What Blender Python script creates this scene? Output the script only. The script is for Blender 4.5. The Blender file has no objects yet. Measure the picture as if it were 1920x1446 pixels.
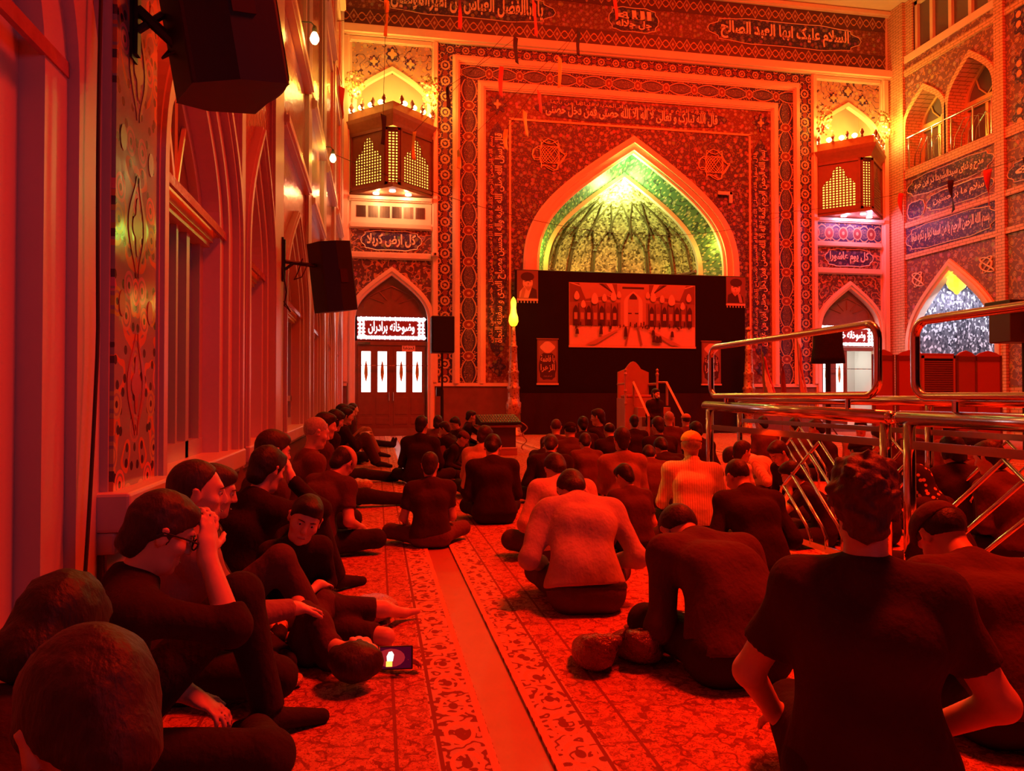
import bpy, bmesh, math, random
import numpy as np
from mathutils import Vector, Matrix
from mathutils.geometry import tessellate_polygon
random.seed(7)
PI = math.pi
SC = bpy.context.scene
COL = SC.collection

# ------------------------------------------------------------------ camera
XL, XR, W, ZC, H = -1.02, 16.54, 21.54, 13.70, 1.10     # left / right / back wall, ceiling, eye height
XM = 7.68                                               # axis of the hall
cam = bpy.data.cameras.new('camera'); cam.sensor_width = 36; cam.lens = 1390/1920*36
cam.clip_start = .05; cam.clip_end = 200
cob = bpy.data.objects.new('camera', cam); COL.objects.link(cob)
cob.location = (0, 0, H)
cob.rotation_euler = (math.radians(90)+math.atan(22/1390), 0, math.radians(-10.3))
SC.camera = cob

# ------------------------------------------------------------------ view, world, large lights
SC.view_settings.view_transform = 'Standard'; SC.view_settings.look = 'None'
SC.view_settings.gamma = 1; SC.view_settings.use_curve_mapping = False
SC.view_settings.exposure = 0.0
wd = bpy.data.worlds.new('world'); SC.world = wd; wd.use_nodes = True
wd.node_tree.nodes['Background'].inputs[0].default_value = (.5, .03, .03, 1)
wd.node_tree.nodes['Background'].inputs[1].default_value = .012
RED = (1, .018, .002)
WARM = (1, .50, .05)
def area(name, loc, target, sx, sy, power, color):
    l = bpy.data.lights.new(name, 'AREA'); l.shape = 'RECTANGLE'; l.size = sx; l.size_y = sy
    l.energy = power; l.color = color
    o = bpy.data.objects.new(name, l); COL.objects.link(o); o.location = loc
    o.rotation_euler = (Vector(target)-Vector(loc)).to_track_quat('-Z', 'Y').to_euler()
    return o
def point(name, loc, power, color, r=.05):
    l = bpy.data.lights.new(name, 'POINT'); l.energy = power; l.color = color; l.shadow_soft_size = r
    o = bpy.data.objects.new(name, l); COL.objects.link(o); o.location = loc
    return o
def spot(name, loc, target, power, color, angle, r=.05, blend=.6):
    l = bpy.data.lights.new(name, 'SPOT'); l.energy = power; l.color = color; l.shadow_soft_size = r
    l.spot_size = math.radians(angle); l.spot_blend = blend
    o = bpy.data.objects.new(name, l); COL.objects.link(o); o.location = loc
    o.rotation_euler = (Vector(target)-Vector(loc)).to_track_quat('-Z', 'Y').to_euler()
    return o
# the red ceiling lamps of the hall, and an added dim mauve fill for the left wall, from behind the camera
def beam(o, deg): o.data.spread = math.radians(deg); return o
beam(area('red_ceiling_light', (4.6, 3.4, 10.0), (4.2, 3.6, 0), 1.6, 1.6, 600, RED), 90)
beam(area('red_ceiling_light', (8.0, 8.5, 12.5), (7.4, 9.5, 0), 3, 3, 980, RED), 110)
beam(area('red_ceiling_light', (5.0, 12.5, 12.8), (5.5, 21, 5), 3, 2, 620, RED), 115)
beam(area('red_ceiling_light', (11.0, 12.5, 12.8), (12, 21, 5), 3, 2, 820, RED), 120)
beam(area('left_wall_fill', (2.2, -1.5, 2.6), (-1.0, 2.9, 1.7), 1.0, 1.0, 2.2, (.6, .22, .42)), 70)

# ------------------------------------------------------------------ mesh helpers
class MB:
    def __init__(s): s.v = []; s.f = []; s.m = []
    def add(s, vs, fs, m=0):
        k = len(s.v); s.v += [tuple(p) for p in vs]
        for f in fs: s.f.append(tuple(i+k for i in f)); s.m.append(m)
    def box(s, x0, x1, y0, y1, z0, z1, m=0, fr=None):
        vs = [(x0,y0,z0),(x1,y0,z0),(x1,y1,z0),(x0,y1,z0),(x0,y0,z1),(x1,y0,z1),(x1,y1,z1),(x0,y1,z1)]
        if fr: vs = [fr(*p) for p in vs]
        s.add(vs, [(3,2,1,0),(4,5,6,7),(0,1,5,4),(1,2,6,5),(2,3,7,6),(3,0,4,7)], m)
    def obox(s, mat, sx, sy, sz, m=0):
        vs = [mat @ Vector((a*sx/2, b*sy/2, c*sz/2)) for c in (-1,1) for b in (-1,1) for a in (-1,1)]
        s.add(vs, [(0,2,3,1),(4,5,7,6),(0,1,5,4),(1,3,7,5),(3,2,6,7),(2,0,4,6)], m)
    def plate(s, fr, outer, d0, d1, holes=(), m=0, back=False, ms=None):
        """flat shape in wall coordinates (u, v) standing d0..d1 off the wall, with holes"""
        loops = [list(outer)]+[list(h) for h in holes]
        flat = [p for l in loops for p in l]
        tri = tessellate_polygon([[Vector((a, b, 0)) for a, b in l] for l in loops])
        s.add([fr(a, b, d1) for a, b in flat], tri, m)
        if back: s.add([fr(a, b, d0) for a, b in flat], [t[::-1] for t in tri], m)
        if d0 != d1:
            for l in loops:
                n = len(l)
                s.add([fr(a, b, d) for d in (d0, d1) for a, b in l],
                      [(i, (i+1) % n, n+(i+1) % n, n+i) for i in range(n)], m if ms is None else ms)
    def strip(s, A, B, m=0, closed=False):
        n = len(A); r = range(n if closed else n-1)
        s.add(list(A)+list(B), [(i, (i+1) % n, n+(i+1) % n, n+i) for i in r], m)
    def ring(s, fr, inner, outer, d0, d1, m=0):
        """band between two open curves, standing d0..d1 off the wall"""
        I0 = [fr(a,b,d0) for a,b in inner]; I1 = [fr(a,b,d1) for a,b in inner]
        O0 = [fr(a,b,d0) for a,b in outer]; O1 = [fr(a,b,d1) for a,b in outer]
        s.strip(I1, O1, m); s.strip(I0, I1, m); s.strip(O1, O0, m)
    def tube(s, pts, r, n=8, m=0, cap=True, closed=False):
        P = [Vector(p) for p in pts]; R = r if isinstance(r, (list, tuple)) else [r]*len(P)
        N = len(P); rings = []; up = Vector((0.13, .21, 1)).normalized(); prev = None
        for i in range(N):
            a, b = (P[(i-1) % N], P[(i+1) % N]) if closed else (P[max(i-1,0)], P[min(i+1,N-1)])
            t = (b-a)
            t = t.normalized() if t.length > 1e-9 else Vector((0,0,1))
            if prev is None:
                x = t.cross(up)
                if x.length < .05: x = t.cross(Vector((1,0,0)))
            else: x = prev - t*prev.dot(t)
            x.normalize(); prev = x; y = t.cross(x)
            rings.append([P[i]+(x*math.cos(2*PI*k/n)+y*math.sin(2*PI*k/n))*R[i] for k in range(n)])
        vs = [p for q in rings for p in q]; fs = []
        for i in range(N if closed else N-1):
            j = (i+1) % N
            for k in range(n): fs.append((i*n+k, i*n+(k+1) % n, j*n+(k+1) % n, j*n+k))
        if cap and not closed: fs += [tuple(range(n))[::-1], tuple((N-1)*n+k for k in range(n))]
        s.add(vs, fs, m)
    def lathe(s, prof, c=(0,0,0), n=20, m=0, mat=None, sx=1, sy=1):
        vs = []
        for r, z in prof:
            for k in range(n):
                p = Vector((r*sx*math.cos(2*PI*k/n), r*sy*math.sin(2*PI*k/n), z))
                vs.append((mat @ p) if mat else p+Vector(c))
        L = len(prof); fs = [(i*n+k, i*n+(k+1) % n, (i+1)*n+(k+1) % n, (i+1)*n+k) for i in range(L-1) for k in range(n)]
        fs += [tuple(range(n))[::-1], tuple((L-1)*n+k for k in range(n))]
        s.add(vs, fs, m)
    def ball(s, c, r, n=10, m=0):
        rx, ry, rz = r if isinstance(r, (tuple, list)) else (r, r, r)
        h = n//2+1; vs = [(c[0]+rx*math.sin(PI*i/h)*math.cos(2*PI*k/n), c[1]+ry*math.sin(PI*i/h)*math.sin(2*PI*k/n), c[2]-rz*math.cos(PI*i/h)) for i in range(1,h) for k in range(n)]
        fs = [(i*n+k, i*n+(k+1) % n, (i+1)*n+(k+1) % n, (i+1)*n+k) for i in range(h-2) for k in range(n)]
        b = len(vs); vs += [(c[0],c[1],c[2]-rz),(c[0],c[1],c[2]+rz)]
        fs += [(b,(k+1) % n,k) for k in range(n)]+[(b+1,(h-2)*n+k,(h-2)*n+(k+1) % n) for k in range(n)]
        s.add(vs, fs, m)
    def grid(s, fn, nu, nv, m=0):
        s.add([fn(i/nu, j/nv) for j in range(nv+1) for i in range(nu+1)],
              [(j*(nu+1)+i, j*(nu+1)+i+1, (j+1)*(nu+1)+i+1, (j+1)*(nu+1)+i) for j in range(nv) for i in range(nu)], m)
    def build(s, name, mats, parent=None, smooth=False, fix=True, bevel=0, solid=0, loc=None):
        me = bpy.data.meshes.new(name); me.from_pydata(s.v, [], s.f)
        for mt in (mats if isinstance(mats, (list, tuple)) else [mats]): me.materials.append(mt)
        me.polygons.foreach_set('material_index', s.m)
        if fix:
            b = bmesh.new(); b.from_mesh(me); bmesh.ops.recalc_face_normals(b, faces=b.faces); b.to_mesh(me); b.free()
        me.polygons.foreach_set('use_smooth', [smooth]*len(me.polygons))
        o = bpy.data.objects.new(name, me); COL.objects.link(o)
        if parent: o.parent = parent
        if loc: o.location = loc
        if bevel:
            k = o.modifiers.new('bevel', 'BEVEL'); k.width = bevel; k.segments = 2; k.limit_method = 'ANGLE'; k.angle_limit = .6
        if solid:
            k = o.modifiers.new('solid', 'SOLIDIFY'); k.thickness = solid
        return o
def empty(name, loc=(0,0,0), rz=0, parent=None):
    o = bpy.data.objects.new(name, None); COL.objects.link(o); o.location = loc; o.rotation_euler = (0,0,rz)
    o.empty_display_size = .1
    if parent: o.parent = parent
    return o
def tag(o, label, cat, group=None):
    o['label'] = label; o['category'] = cat
    if group: o['group'] = group
    return o
def structure(o): o['kind'] = 'structure'; return o
def fb(u, v, d): return (u, W-d, v)            # back wall: u = X, v = height, d = out of the wall
def fl(u, v, d): return (XL+d, u, v)           # left wall: u = Y
def fr_(u, v, d): return (XR-d, u, v)          # right wall: u = Y
def rect(a0, a1, b0, b1): return [(a0,b0),(a1,b0),(a1,b1),(a0,b1)]
def ogive(c, hw, z0, zs, za, n=14, P=((1,0),(1,.4),(.75,.58),(0,1))):
    half = []
    for i in range(n+1):
        t = i/n; B = [(1-t)**3, 3*t*(1-t)**2, 3*t*t*(1-t), t**3]
        half.append((sum(b*p[0] for b,p in zip(B,P))*hw, zs+sum(b*p[1] for b,p in zip(B,P))*(za-zs)))
    left = [(c-hw, z0)]+[(c-x, z) for x, z in half]
    right = [(c+x, z) for x, z in half[::-1][1:]]+[(c+hw, z0)]
    return left+right
def lobed(cx, cz, w, h, n=24):
    """cartouche outline: a long shape with cusped lobed ends"""
    pts = []
    for i in range(n*2):
        t = 2*PI*i/(n*2); c, s_ = math.cos(t), math.sin(t)
        k = 1+.05*math.cos(8*t)
        x = math.copysign(abs(c)**.55, c)*k; y = math.copysign(abs(s_)**.6, s_)*(1+.04*math.cos(10*t))
        pts.append((cx+x*w/2, cz+y*h/2))
    return pts
# ------------------------------------------------------------------ Persian / Arabic lettering (joined letter forms)
AR = {'ا':(0xFE8D,2),'آ':(0xFE81,2),'ب':(0xFE8F,4),'ت':(0xFE95,4),'ث':(0xFE99,4),'ج':(0xFE9D,4),'ح':(0xFEA1,4),'خ':(0xFEA5,4),
 'د':(0xFEA9,2),'ذ':(0xFEAB,2),'ر':(0xFEAD,2),'ز':(0xFEAF,2),'س':(0xFEB1,4),'ش':(0xFEB5,4),'ص':(0xFEB9,4),'ض':(0xFEBD,4),
 'ط':(0xFEC1,4),'ظ':(0xFEC5,4),'ع':(0xFEC9,4),'غ':(0xFECD,4),'ف':(0xFED1,4),'ق':(0xFED5,4),'ک':(0xFB8E,4),'ل':(0xFEDD,4),
 'م':(0xFEE1,4),'ن':(0xFEE5,4),'ه':(0xFEE9,4),'و':(0xFEED,2),'ی':(0xFBFC,4),'ة':(0xFE93,2),'گ':(0xFB92,4),'پ':(0xFB56,4),'چ':(0xFB7A,4),'ﻻ':(0xFEFB,2)}
def shape(t):
    t = t.replace('لا', 'ﻻ'); out = []
    for i, c in enumerate(t):
        if c not in AR: out.append(c); continue
        base, n = AR[c]
        pj = i > 0 and t[i-1] in AR and AR[t[i-1]][1] == 4
        nj = n == 4 and i+1 < len(t) and t[i+1] in AR
        out.append(chr(base+(3 if pj and nj else 1 if pj else 2 if nj else 0)))
    return ''.join(out[::-1])
def lettering(text, box, fr, d, mat, parent, rot=False, weight=.012, name='lettering', depth=.012, lines=1):
    """writing stretched into box = (u0, u1, v0, v1) of a wall frame; rot turns the line upright"""
    u0, u1, v0, v1 = box
    words = text.split('|') if lines > 1 else [text]
    mb = MB()
    for li, tx in enumerate(words):
        cu = bpy.data.curves.new('t', 'FONT'); cu.body = shape(tx); cu.extrude = .0; cu.offset = weight; cu.resolution_u = 3
        o = bpy.data.objects.new('t', cu); COL.objects.link(o); bpy.context.view_layer.update()
        me = bpy.data.meshes.new_from_object(o.evaluated_get(bpy.context.evaluated_depsgraph_get()))
        bpy.data.objects.remove(o)
        co = np.array([v.co[:2] for v in me.vertices]); lo, hi = co.min(0), co.max(0)
        co = (co-lo)/(hi-lo)
        fs = [tuple(p.vertices) for p in me.polygons]
        n = len(words); b0, b1 = 1-(li+1)/n, 1-li/n
        def mp(a, b):
            b = b0+(b1-b0)*(.04+.92*b)
            return (u0+(u1-u0)*(1-b), v0+(v1-v0)*a) if rot else (u0+(u1-u0)*a, v0+(v1-v0)*b)
        pts = [mp(a, b) for a, b in co]
        mb.add([fr(a, b, d+depth) for a, b in pts], fs)
        bpy.data.meshes.remove(me)
    return mb.build(name, mat, parent, fix=False)
# ------------------------------------------------------------------ node materials
class NV:
    """a value in a node tree, with arithmetic"""
    def __init__(s, t, o): s.t = t; s.o = o
    def op(s, k, *a, clamp=False):
        n = s.t.nodes.new('ShaderNodeMath'); n.operation = k; n.use_clamp = clamp
        for i, x in enumerate((s,)+a):
            if isinstance(x, NV): s.t.links.new(x.o, n.inputs[i])
            else: n.inputs[i].default_value = x
        return NV(s.t, n.outputs[0])
    def __add__(s, b): return s.op('ADD', b)
    __radd__ = __add__
    def __sub__(s, b): return s.op('SUBTRACT', b)
    def __rsub__(s, b): return (s*-1)+b
    def __mul__(s, b): return s.op('MULTIPLY', b)
    __rmul__ = __mul__
    def __truediv__(s, b): return s.op('DIVIDE', b)
    def __lt__(s, b): return s.op('LESS_THAN', b)
    def __gt__(s, b): return s.op('GREATER_THAN', b)
    def abs(s): return s.op('ABSOLUTE')
    def frac(s): return s.op('FRACT')
    def floor(s): return s.op('FLOOR')
    def cos(s): return s.op('COSINE')
    def sin(s): return s.op('SINE')
    def sqrt(s): return s.op('SQRT')
    def max(s, b): return s.op('MAXIMUM', b)
    def min(s, b): return s.op('MINIMUM', b)
    def pow(s, b): return s.op('POWER', b)
    def sat(s): return s.op('ADD', 0.0, clamp=True)
class Mat:
    def __init__(s, name, rough=.6, metal=0, spec=.5):
        s.m = bpy.data.materials.new(name); s.m.use_nodes = True; s.t = s.m.node_tree
        s.b = s.t.nodes['Principled BSDF']
        s.b.inputs['Roughness'].default_value = rough; s.b.inputs['Metallic'].default_value = metal
        s.b.inputs['Specular IOR Level'].default_value = spec
        s._co = None
    def co(s):
        if not s._co: s._co = s.t.nodes.new('ShaderNodeTexCoord')
        return s._co.outputs['Object']
    def xyz(s):
        n = s.t.nodes.new('ShaderNodeSeparateXYZ'); s.t.links.new(s.co(), n.inputs[0])
        return [NV(s.t, n.outputs[i]) for i in range(3)]
    def vec(s, a, b, c=0.0):
        n = s.t.nodes.new('ShaderNodeCombineXYZ')
        for i, x in enumerate((a, b, c)):
            if isinstance(x, NV): s.t.links.new(x.o, n.inputs[i])
            else: n.inputs[i].default_value = x
        return n.outputs[0]
    def noise(s, scale, vec=None, detail=2, rough=.5):
        n = s.t.nodes.new('ShaderNodeTexNoise'); n.inputs['Scale'].default_value = scale; n.inputs['Detail'].default_value = detail
        n.inputs['Roughness'].default_value = rough
        s.t.links.new(vec or s.co(), n.inputs['Vector']); return NV(s.t, n.outputs['Fac'])
    def voro(s, scale, vec=None, dim='2D', feature='F1', rnd=1, out='Distance'):
        n = s.t.nodes.new('ShaderNodeTexVoronoi'); n.voronoi_dimensions = dim; n.feature = feature
        n.inputs['Scale'].default_value = scale; n.inputs['Randomness'].default_value = rnd
        s.t.links.new(vec or s.co(), n.inputs['Vector'])
        return n.outputs['Color'] if out == 'Color' else NV(s.t, n.outputs[out])
    def mix(s, f, a, b):
        n = s.t.nodes.new('ShaderNodeMix'); n.data_type = 'RGBA'
        for i, x in ((0, f), (6, a), (7, b)):
            if isinstance(x, NV): s.t.links.new(x.o, n.inputs[i])
            elif hasattr(x, 'links'): s.t.links.new(x, n.inputs[i])
            elif isinstance(x, (int, float)): n.inputs[i].default_value = x
            else: n.inputs[i].default_value = tuple(x)+(1,)*(4-len(x))
        return n.outputs[2]
    def color(s, c):
        if hasattr(c, 'links'): s.t.links.new(c, s.b.inputs['Base Color'])
        else: s.b.inputs['Base Color'].default_value = tuple(c)+(1,)*(4-len(c))
        return s
    def emit(s, c, k):
        if hasattr(c, 'links'): s.t.links.new(c, s.b.inputs['Emission Color'])
        else: s.b.inputs['Emission Color'].default_value = tuple(c)+(1,)*(4-len(c))
        s.b.inputs['Emission Strength'].default_value = k; return s
    def bump(s, h, strength=.3, dist=.01):
        n = s.t.nodes.new('ShaderNodeBump'); n.inputs['Strength'].default_value = strength; n.inputs['Distance'].default_value = dist
        s.t.links.new(h.o, n.inputs['Height']); s.t.links.new(n.outputs[0], s.b.inputs['Normal']); return s
    def rough(s, v): s.t.links.new(v.o, s.b.inputs['Roughness']); return s
_mc = {}
def plain(name, c, rough=.6, metal=0, spec=.5, var=0, scale=8):
    """one plain colour with a slight mottle"""
    if name in _mc: return _mc[name]
    m = Mat(name, rough, metal, spec)
    if var:
        k = m.noise(scale, detail=4)
        m.color(m.mix(k, tuple(x*(1-var) for x in c), tuple(min(1, x*(1+var)) for x in c)))
    else: m.color(c)
    _mc[name] = m.m; return m.m
def glow(name, c, k, base=(.8,.8,.8)):
    if name in _mc: return _mc[name]
    m = Mat(name, .5); m.color(base); m.emit(c, k); _mc[name] = m.m; return m.m
def cloth(name, c, var=.18, fold=.5, sc=9):
    if name in _mc: return _mc[name]
    m = Mat(name, .9, 0, .15); x, y, z = m.xyz()
    n1 = m.noise(sc, m.vec(x*1.3, y*1.3, z*.8), 3, .6); n2 = m.noise(180, None, 2)
    m.color(m.mix(n1, tuple(q*(1-var) for q in c), tuple(min(1, q*(1+var)) for q in c)))
    m.bump(n1*.9+n2*.06, fold, .035); _mc[name] = m.m; return m.m
def axes(m, fr):
    x, y, z = m.xyz(); return (x if fr == 'B' else y), z
def floral(name, fr='B', s=2.2, base=(.02,.03,.16), vine=(.75,.6,.35), leaf=(.7,.35,.12), petal=(.85,.75,.55), rough=.5, vw=.07, fd=.26, dens=1.0, mirror=None):
    m = Mat(name, rough); u, v = axes(m, fr)
    if mirror is not None: u = (u-mirror).abs()
    p = m.vec(u, v)
    n = m.noise(s*.9, p, 1.5); vines = ((n*6).frac()-.5).abs() < vw
    d1 = m.voro(s*1.5, p); d2 = m.voro(s*3.1, p); e = m.voro(s*1.5, p, out='Color')
    c = m.mix(vines, base, vine)
    c = m.mix((d2 < .20*dens), c, leaf)
    c = m.mix(d1 < fd, c, m.mix(.35, petal, e))
    c = m.mix((d1-(fd*.66)).abs() < .028, c, base)
    c = m.mix(d1 < fd*.25, c, leaf)
    m.color(c); m.bump(d2, .08, .01)
    _mc[name] = m.m; return m.m
def chain(name, fr, along, centre, half, period, base=(.03,.02,.12), line=(.52,.40,.24), fill=(.22,.05,.05), style='lens', rough=.5, off=0.0):
    """tile border: a chain of lens cartouches, rosettes or diamonds running along u or v"""
    m = Mat(name, rough); u, v = axes(m, fr)
    a, c0 = (u, v) if along == 'u' else (v, u)
    w = (c0-centre)/half
    if isinstance(centre, tuple): w = c0
    t = (a+off)/period; k = (t*PI).cos().abs(); fx = (t.frac()-.5)*2
    if style == 'lens':
        r = (fx*fx*1.6*(period/half)**2*.25+w*w).sqrt()
        c = m.mix(m.voro(9/half*.35, m.vec(u, v)) < .22, base, (.55,.3,.12))
        c = m.mix(w.abs() < k*.86, c, (.03,.03,.13))
        txt = ((m.noise(5/half, m.vec(a*1.0, c0*1.0), 1)*7).frac()-.5).abs() < .09
        c = m.mix((txt*1.0).min(w.abs() < k*.55), c, line)
        c = m.mix((w.abs()-k*.86).abs() < .075, c, line)
        c = m.mix(r < .62, c, fill); c = m.mix((r-.62).abs() < .06, c, line); c = m.mix(r < .2, c, line)
    elif style == 'rosette':
        r = ((fx*period/half*.5)*(fx*period/half*.5)+w*w).sqrt()
        c = m.mix(m.voro(6/half*.5, m.vec(u, v)) < .2, base, (.5,.25,.1))
        c = m.mix((r-.55).abs() < .12, c, line); c = m.mix(r < .22, c, line)
        r2 = (((t+.5).frac()-.5)*2*period/half*.5)
        r3 = (r2*r2+w*w*1.6).sqrt(); c = m.mix(r3 < .42, c, fill)
        r4 = (r2*r2+(w.abs()-1)*(w.abs()-1)).sqrt(); c = m.mix((r4-.35).abs() < .1, c, line)
    else:
        r = fx.abs()*period/half*.62+w.abs()*.8
        s_ = ((t*2*PI).cos()*.45-w).abs()
        c = m.mix(((s_ < .09)*1.0).max(((t*2*PI).cos()*.45+w).abs() < .09), base, (.6,.3,.1))
        c = m.mix(r < .62, c, fill); c = m.mix((r-.62).abs() < .09, c, line); c = m.mix(r < .22, c, line)
    m.color(c); _mc[name] = m.m; return m.m

# ------------------------------------------------------------------ materials of the building
def mx(u): return 2*XM-u
M = {}
def _brick():
    m = Mat('brick', .6); x, y, z = m.xyz()
    row = (z/.085).floor(); a = ((x+y)/.26+row*.5).frac()
    mort = (((z/.085).frac() < .17)*1.0).max(a < .06)
    m.color(m.mix(mort, m.mix(m.noise(9), (.62,.40,.24), (.78,.55,.36)), (.25,.16,.1))); m.bump(mort*-1, .5, .01); return m.m
M['brick'] = _brick()
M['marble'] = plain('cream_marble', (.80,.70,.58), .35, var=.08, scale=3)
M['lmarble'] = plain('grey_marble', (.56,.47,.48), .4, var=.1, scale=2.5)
M['ceiling'] = plain('ceiling_plaster', (.82,.74,.62), .7, var=.04)
M['dado'] = plain('dark_red_marble', (.20,.10,.08), .25, var=.3, scale=4)
M['wood'] = plain('brown_door_wood', (.22,.09,.05), .35, var=.25, scale=6)
M['gold'] = plain('bronze_metal', (.75,.5,.2), .3, 1)
M['steel'] = plain('stainless_steel', (.75,.74,.74), .16, 1)
M['black'] = plain('black_plastic', (.02,.018,.018), .45)
M['ink'] = plain('dark_cloth_ink', (.03,.01,.01), .7)
M['cream_tile'] = plain('cream_glaze', (.85,.78,.62), .3)
M['orange_tile'] = plain('amber_glaze', (.78,.5,.25), .3)
M['navy'] = floral('navy_floral_tile', s=3.4, base=(.03,.025,.13), vine=(.08,.06,.15), leaf=(.14,.09,.1), petal=(.16,.1,.1), vw=.05)
M['spandrel'] = floral('dark_spandrel_tile', s=3.2, base=(.06,.045,.09), vine=(.24,.17,.08), leaf=(.22,.09,.06), petal=(.36,.22,.14), vw=.06, fd=.24)
M['red_tile'] = floral('red_ground_tile', s=3.6, base=(.15,.045,.04), vine=(.26,.14,.07), leaf=(.28,.14,.07), petal=(.42,.26,.16), vw=.05, fd=.24)
M['soffit'] = floral('green_soffit_tile', s=3.0, base=(.10,.20,.09), vine=(.04,.06,.04), leaf=(.5,.5,.2), petal=(.7,.6,.25), vw=.10, fd=.17)
M['bay_tile'] = floral('pale_bay_tile', s=2.8, base=(.40,.30,.26), vine=(.06,.03,.08), leaf=(.60,.36,.12), petal=(.62,.5,.28), vw=.07, fd=.22)
M['door_spandrel'] = floral('door_spandrel_tile', s=2.6, base=(.10,.05,.07), vine=(.55,.28,.14), leaf=(.35,.16,.1), petal=(.5,.25,.14), vw=.09, fd=.2)
M['left_tile'] = floral('left_pilaster_tile', 'L', s=3.6, base=(.30,.27,.30), vine=(.62,.22,.10), leaf=(.06,.04,.08), petal=(.66,.26,.12), rough=.14, vw=.11, fd=.3, mirror=3.125)
def _gloss():
    m = Mat('glossy_red_tile', .12); k = m.noise(14, detail=4); m.color(m.mix(k, (.34,.10,.08), (.55,.22,.16))); m.bump(k, .25, .02); return m.m
M['gloss'] = _gloss()
M['right_tile'] = floral('right_wall_tile', 'R', s=2.4, base=(.20,.10,.12), vine=(.5,.25,.14), leaf=(.45,.22,.12), petal=(.55,.35,.22), vw=.05, fd=.22)
M['right_navy'] = floral('right_navy_tile', 'R', s=3, base=(.05,.03,.14), vine=(.15,.1,.2), leaf=(.3,.16,.16), petal=(.3,.2,.2), vw=.04, fd=.2)
def _mirror():
    m = Mat('mirror_mosaic', .3, .35); x, y, z = m.xyz()
    n = m.t.nodes.new('ShaderNodeTexVoronoi'); n.inputs['Scale'].default_value = 16; m.t.links.new(m.co(), n.inputs['Vector'])
    sep = m.t.nodes.new('ShaderNodeSeparateXYZ'); m.t.links.new(n.outputs['Color'], sep.inputs[0])
    k = NV(m.t, sep.outputs[0]); m.color(m.mix(k, (.10,.07,.02), (.95,.86,.45)))  # glitter painted into the facets: tones jump from dark to pale gold
    m.bump(NV(m.t, sep.outputs[1]), .9, .05); return m.m
M['mirror'] = _mirror()
def _tinsel():
    m = Mat('silver_mirror_work', .25, .6); x, y, z = m.xyz()
    n = m.t.nodes.new('ShaderNodeTexVoronoi'); n.inputs['Scale'].default_value = 13; m.t.links.new(m.vec(x*1.4, y*1.4, z), n.inputs['Vector'])
    sep = m.t.nodes.new('ShaderNodeSeparateXYZ'); m.t.links.new(n.outputs['Color'], sep.inputs[0])
    k = NV(m.t, sep.outputs[0]); m.color(m.mix((k > .8), m.mix(k, (.05,.05,.07), (.35,.33,.38)), (.95,.95,1)))
    m.bump(NV(m.t, sep.outputs[1]), .9, .06); return m.m
M['tinsel'] = _tinsel()

# ------------------------------------------------------------------ floor, ceiling
b = MB(); b.box(XL, XR, -3, W, -.1, 0)
structure(b.build('floor', plain('stone_floor', (.45,.20,.13), .35, var=.12)))
b = MB(); b.box(XL, XR, -3, W, ZC, ZC+.1)
structure(b.build('ceiling', M['ceiling']))

# ------------------------------------------------------------------ back wall
ZS = 5.0
ARC = ogive(XM, 3.03, .9, ZS, 8.64, 18)            # front edge of the iwan
ARC_O = ogive(XM, 3.44, .9, ZS, 9.08, 18)
ARC_I = ogive(XM, 2.49, .9, ZS, 8.08, 18)          # inner arch, .84 m further in
CB = (.40, mx(.40))                                # axes of the two side bays
holes = [ARC]
for c in CB: holes += [ogive(c, 1.06, .02, 3.25, 4.62), ogive(c, 1.0, 8.9, 9.5, 10.5)]
b = MB(); b.plate(fb, rect(XL, XR, 0, ZC), -.02, 0, holes)
WB = structure(b.build('wall_back', M['marble']))
def panel(name, mat, a0, a1, b0, b1, d=.015, holes=(), fr=fb, par=None, d0=0):
    q = MB(); q.plate(fr, rect(a0, a1, b0, b1), d0, d, holes)
    return q.build(name, mat, par or WB)
def bar(name, mat, a0, a1, b0, b1, d, fr=fb, par=None, step=.35):
    """moulding: two stacked steps"""
    q = MB(); w = min(abs(a1-a0), abs(b1-b0))*step/2
    q.box(a0, a1, b0, b1, 0, d*.6, fr=fr); q.box(a0+w, a1-w, b0+w, b1-w, d*.6, d, fr=fr)
    return q.build(name, mat, par or WB)
def uframe(name, mat, ao, to, ai, ti, d, z0=1.5):
    q = MB(); U = lambda t: [(ao+(ai-ao)*t, z0), (ao+(ai-ao)*t, to+(ti-to)*t), (mx(ao+(ai-ao)*t), to+(ti-to)*t), (mx(ao+(ai-ao)*t), z0)]
    for t0, t1, e0, e1 in ((0, 1, 0, d*.5), (.15, .85, d*.5, d*.8), (.3, .7, d*.8, d)): q.ring(fb, U(t1), U(t0), e0, e1)
    return q.build(name, mat, WB)
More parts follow.
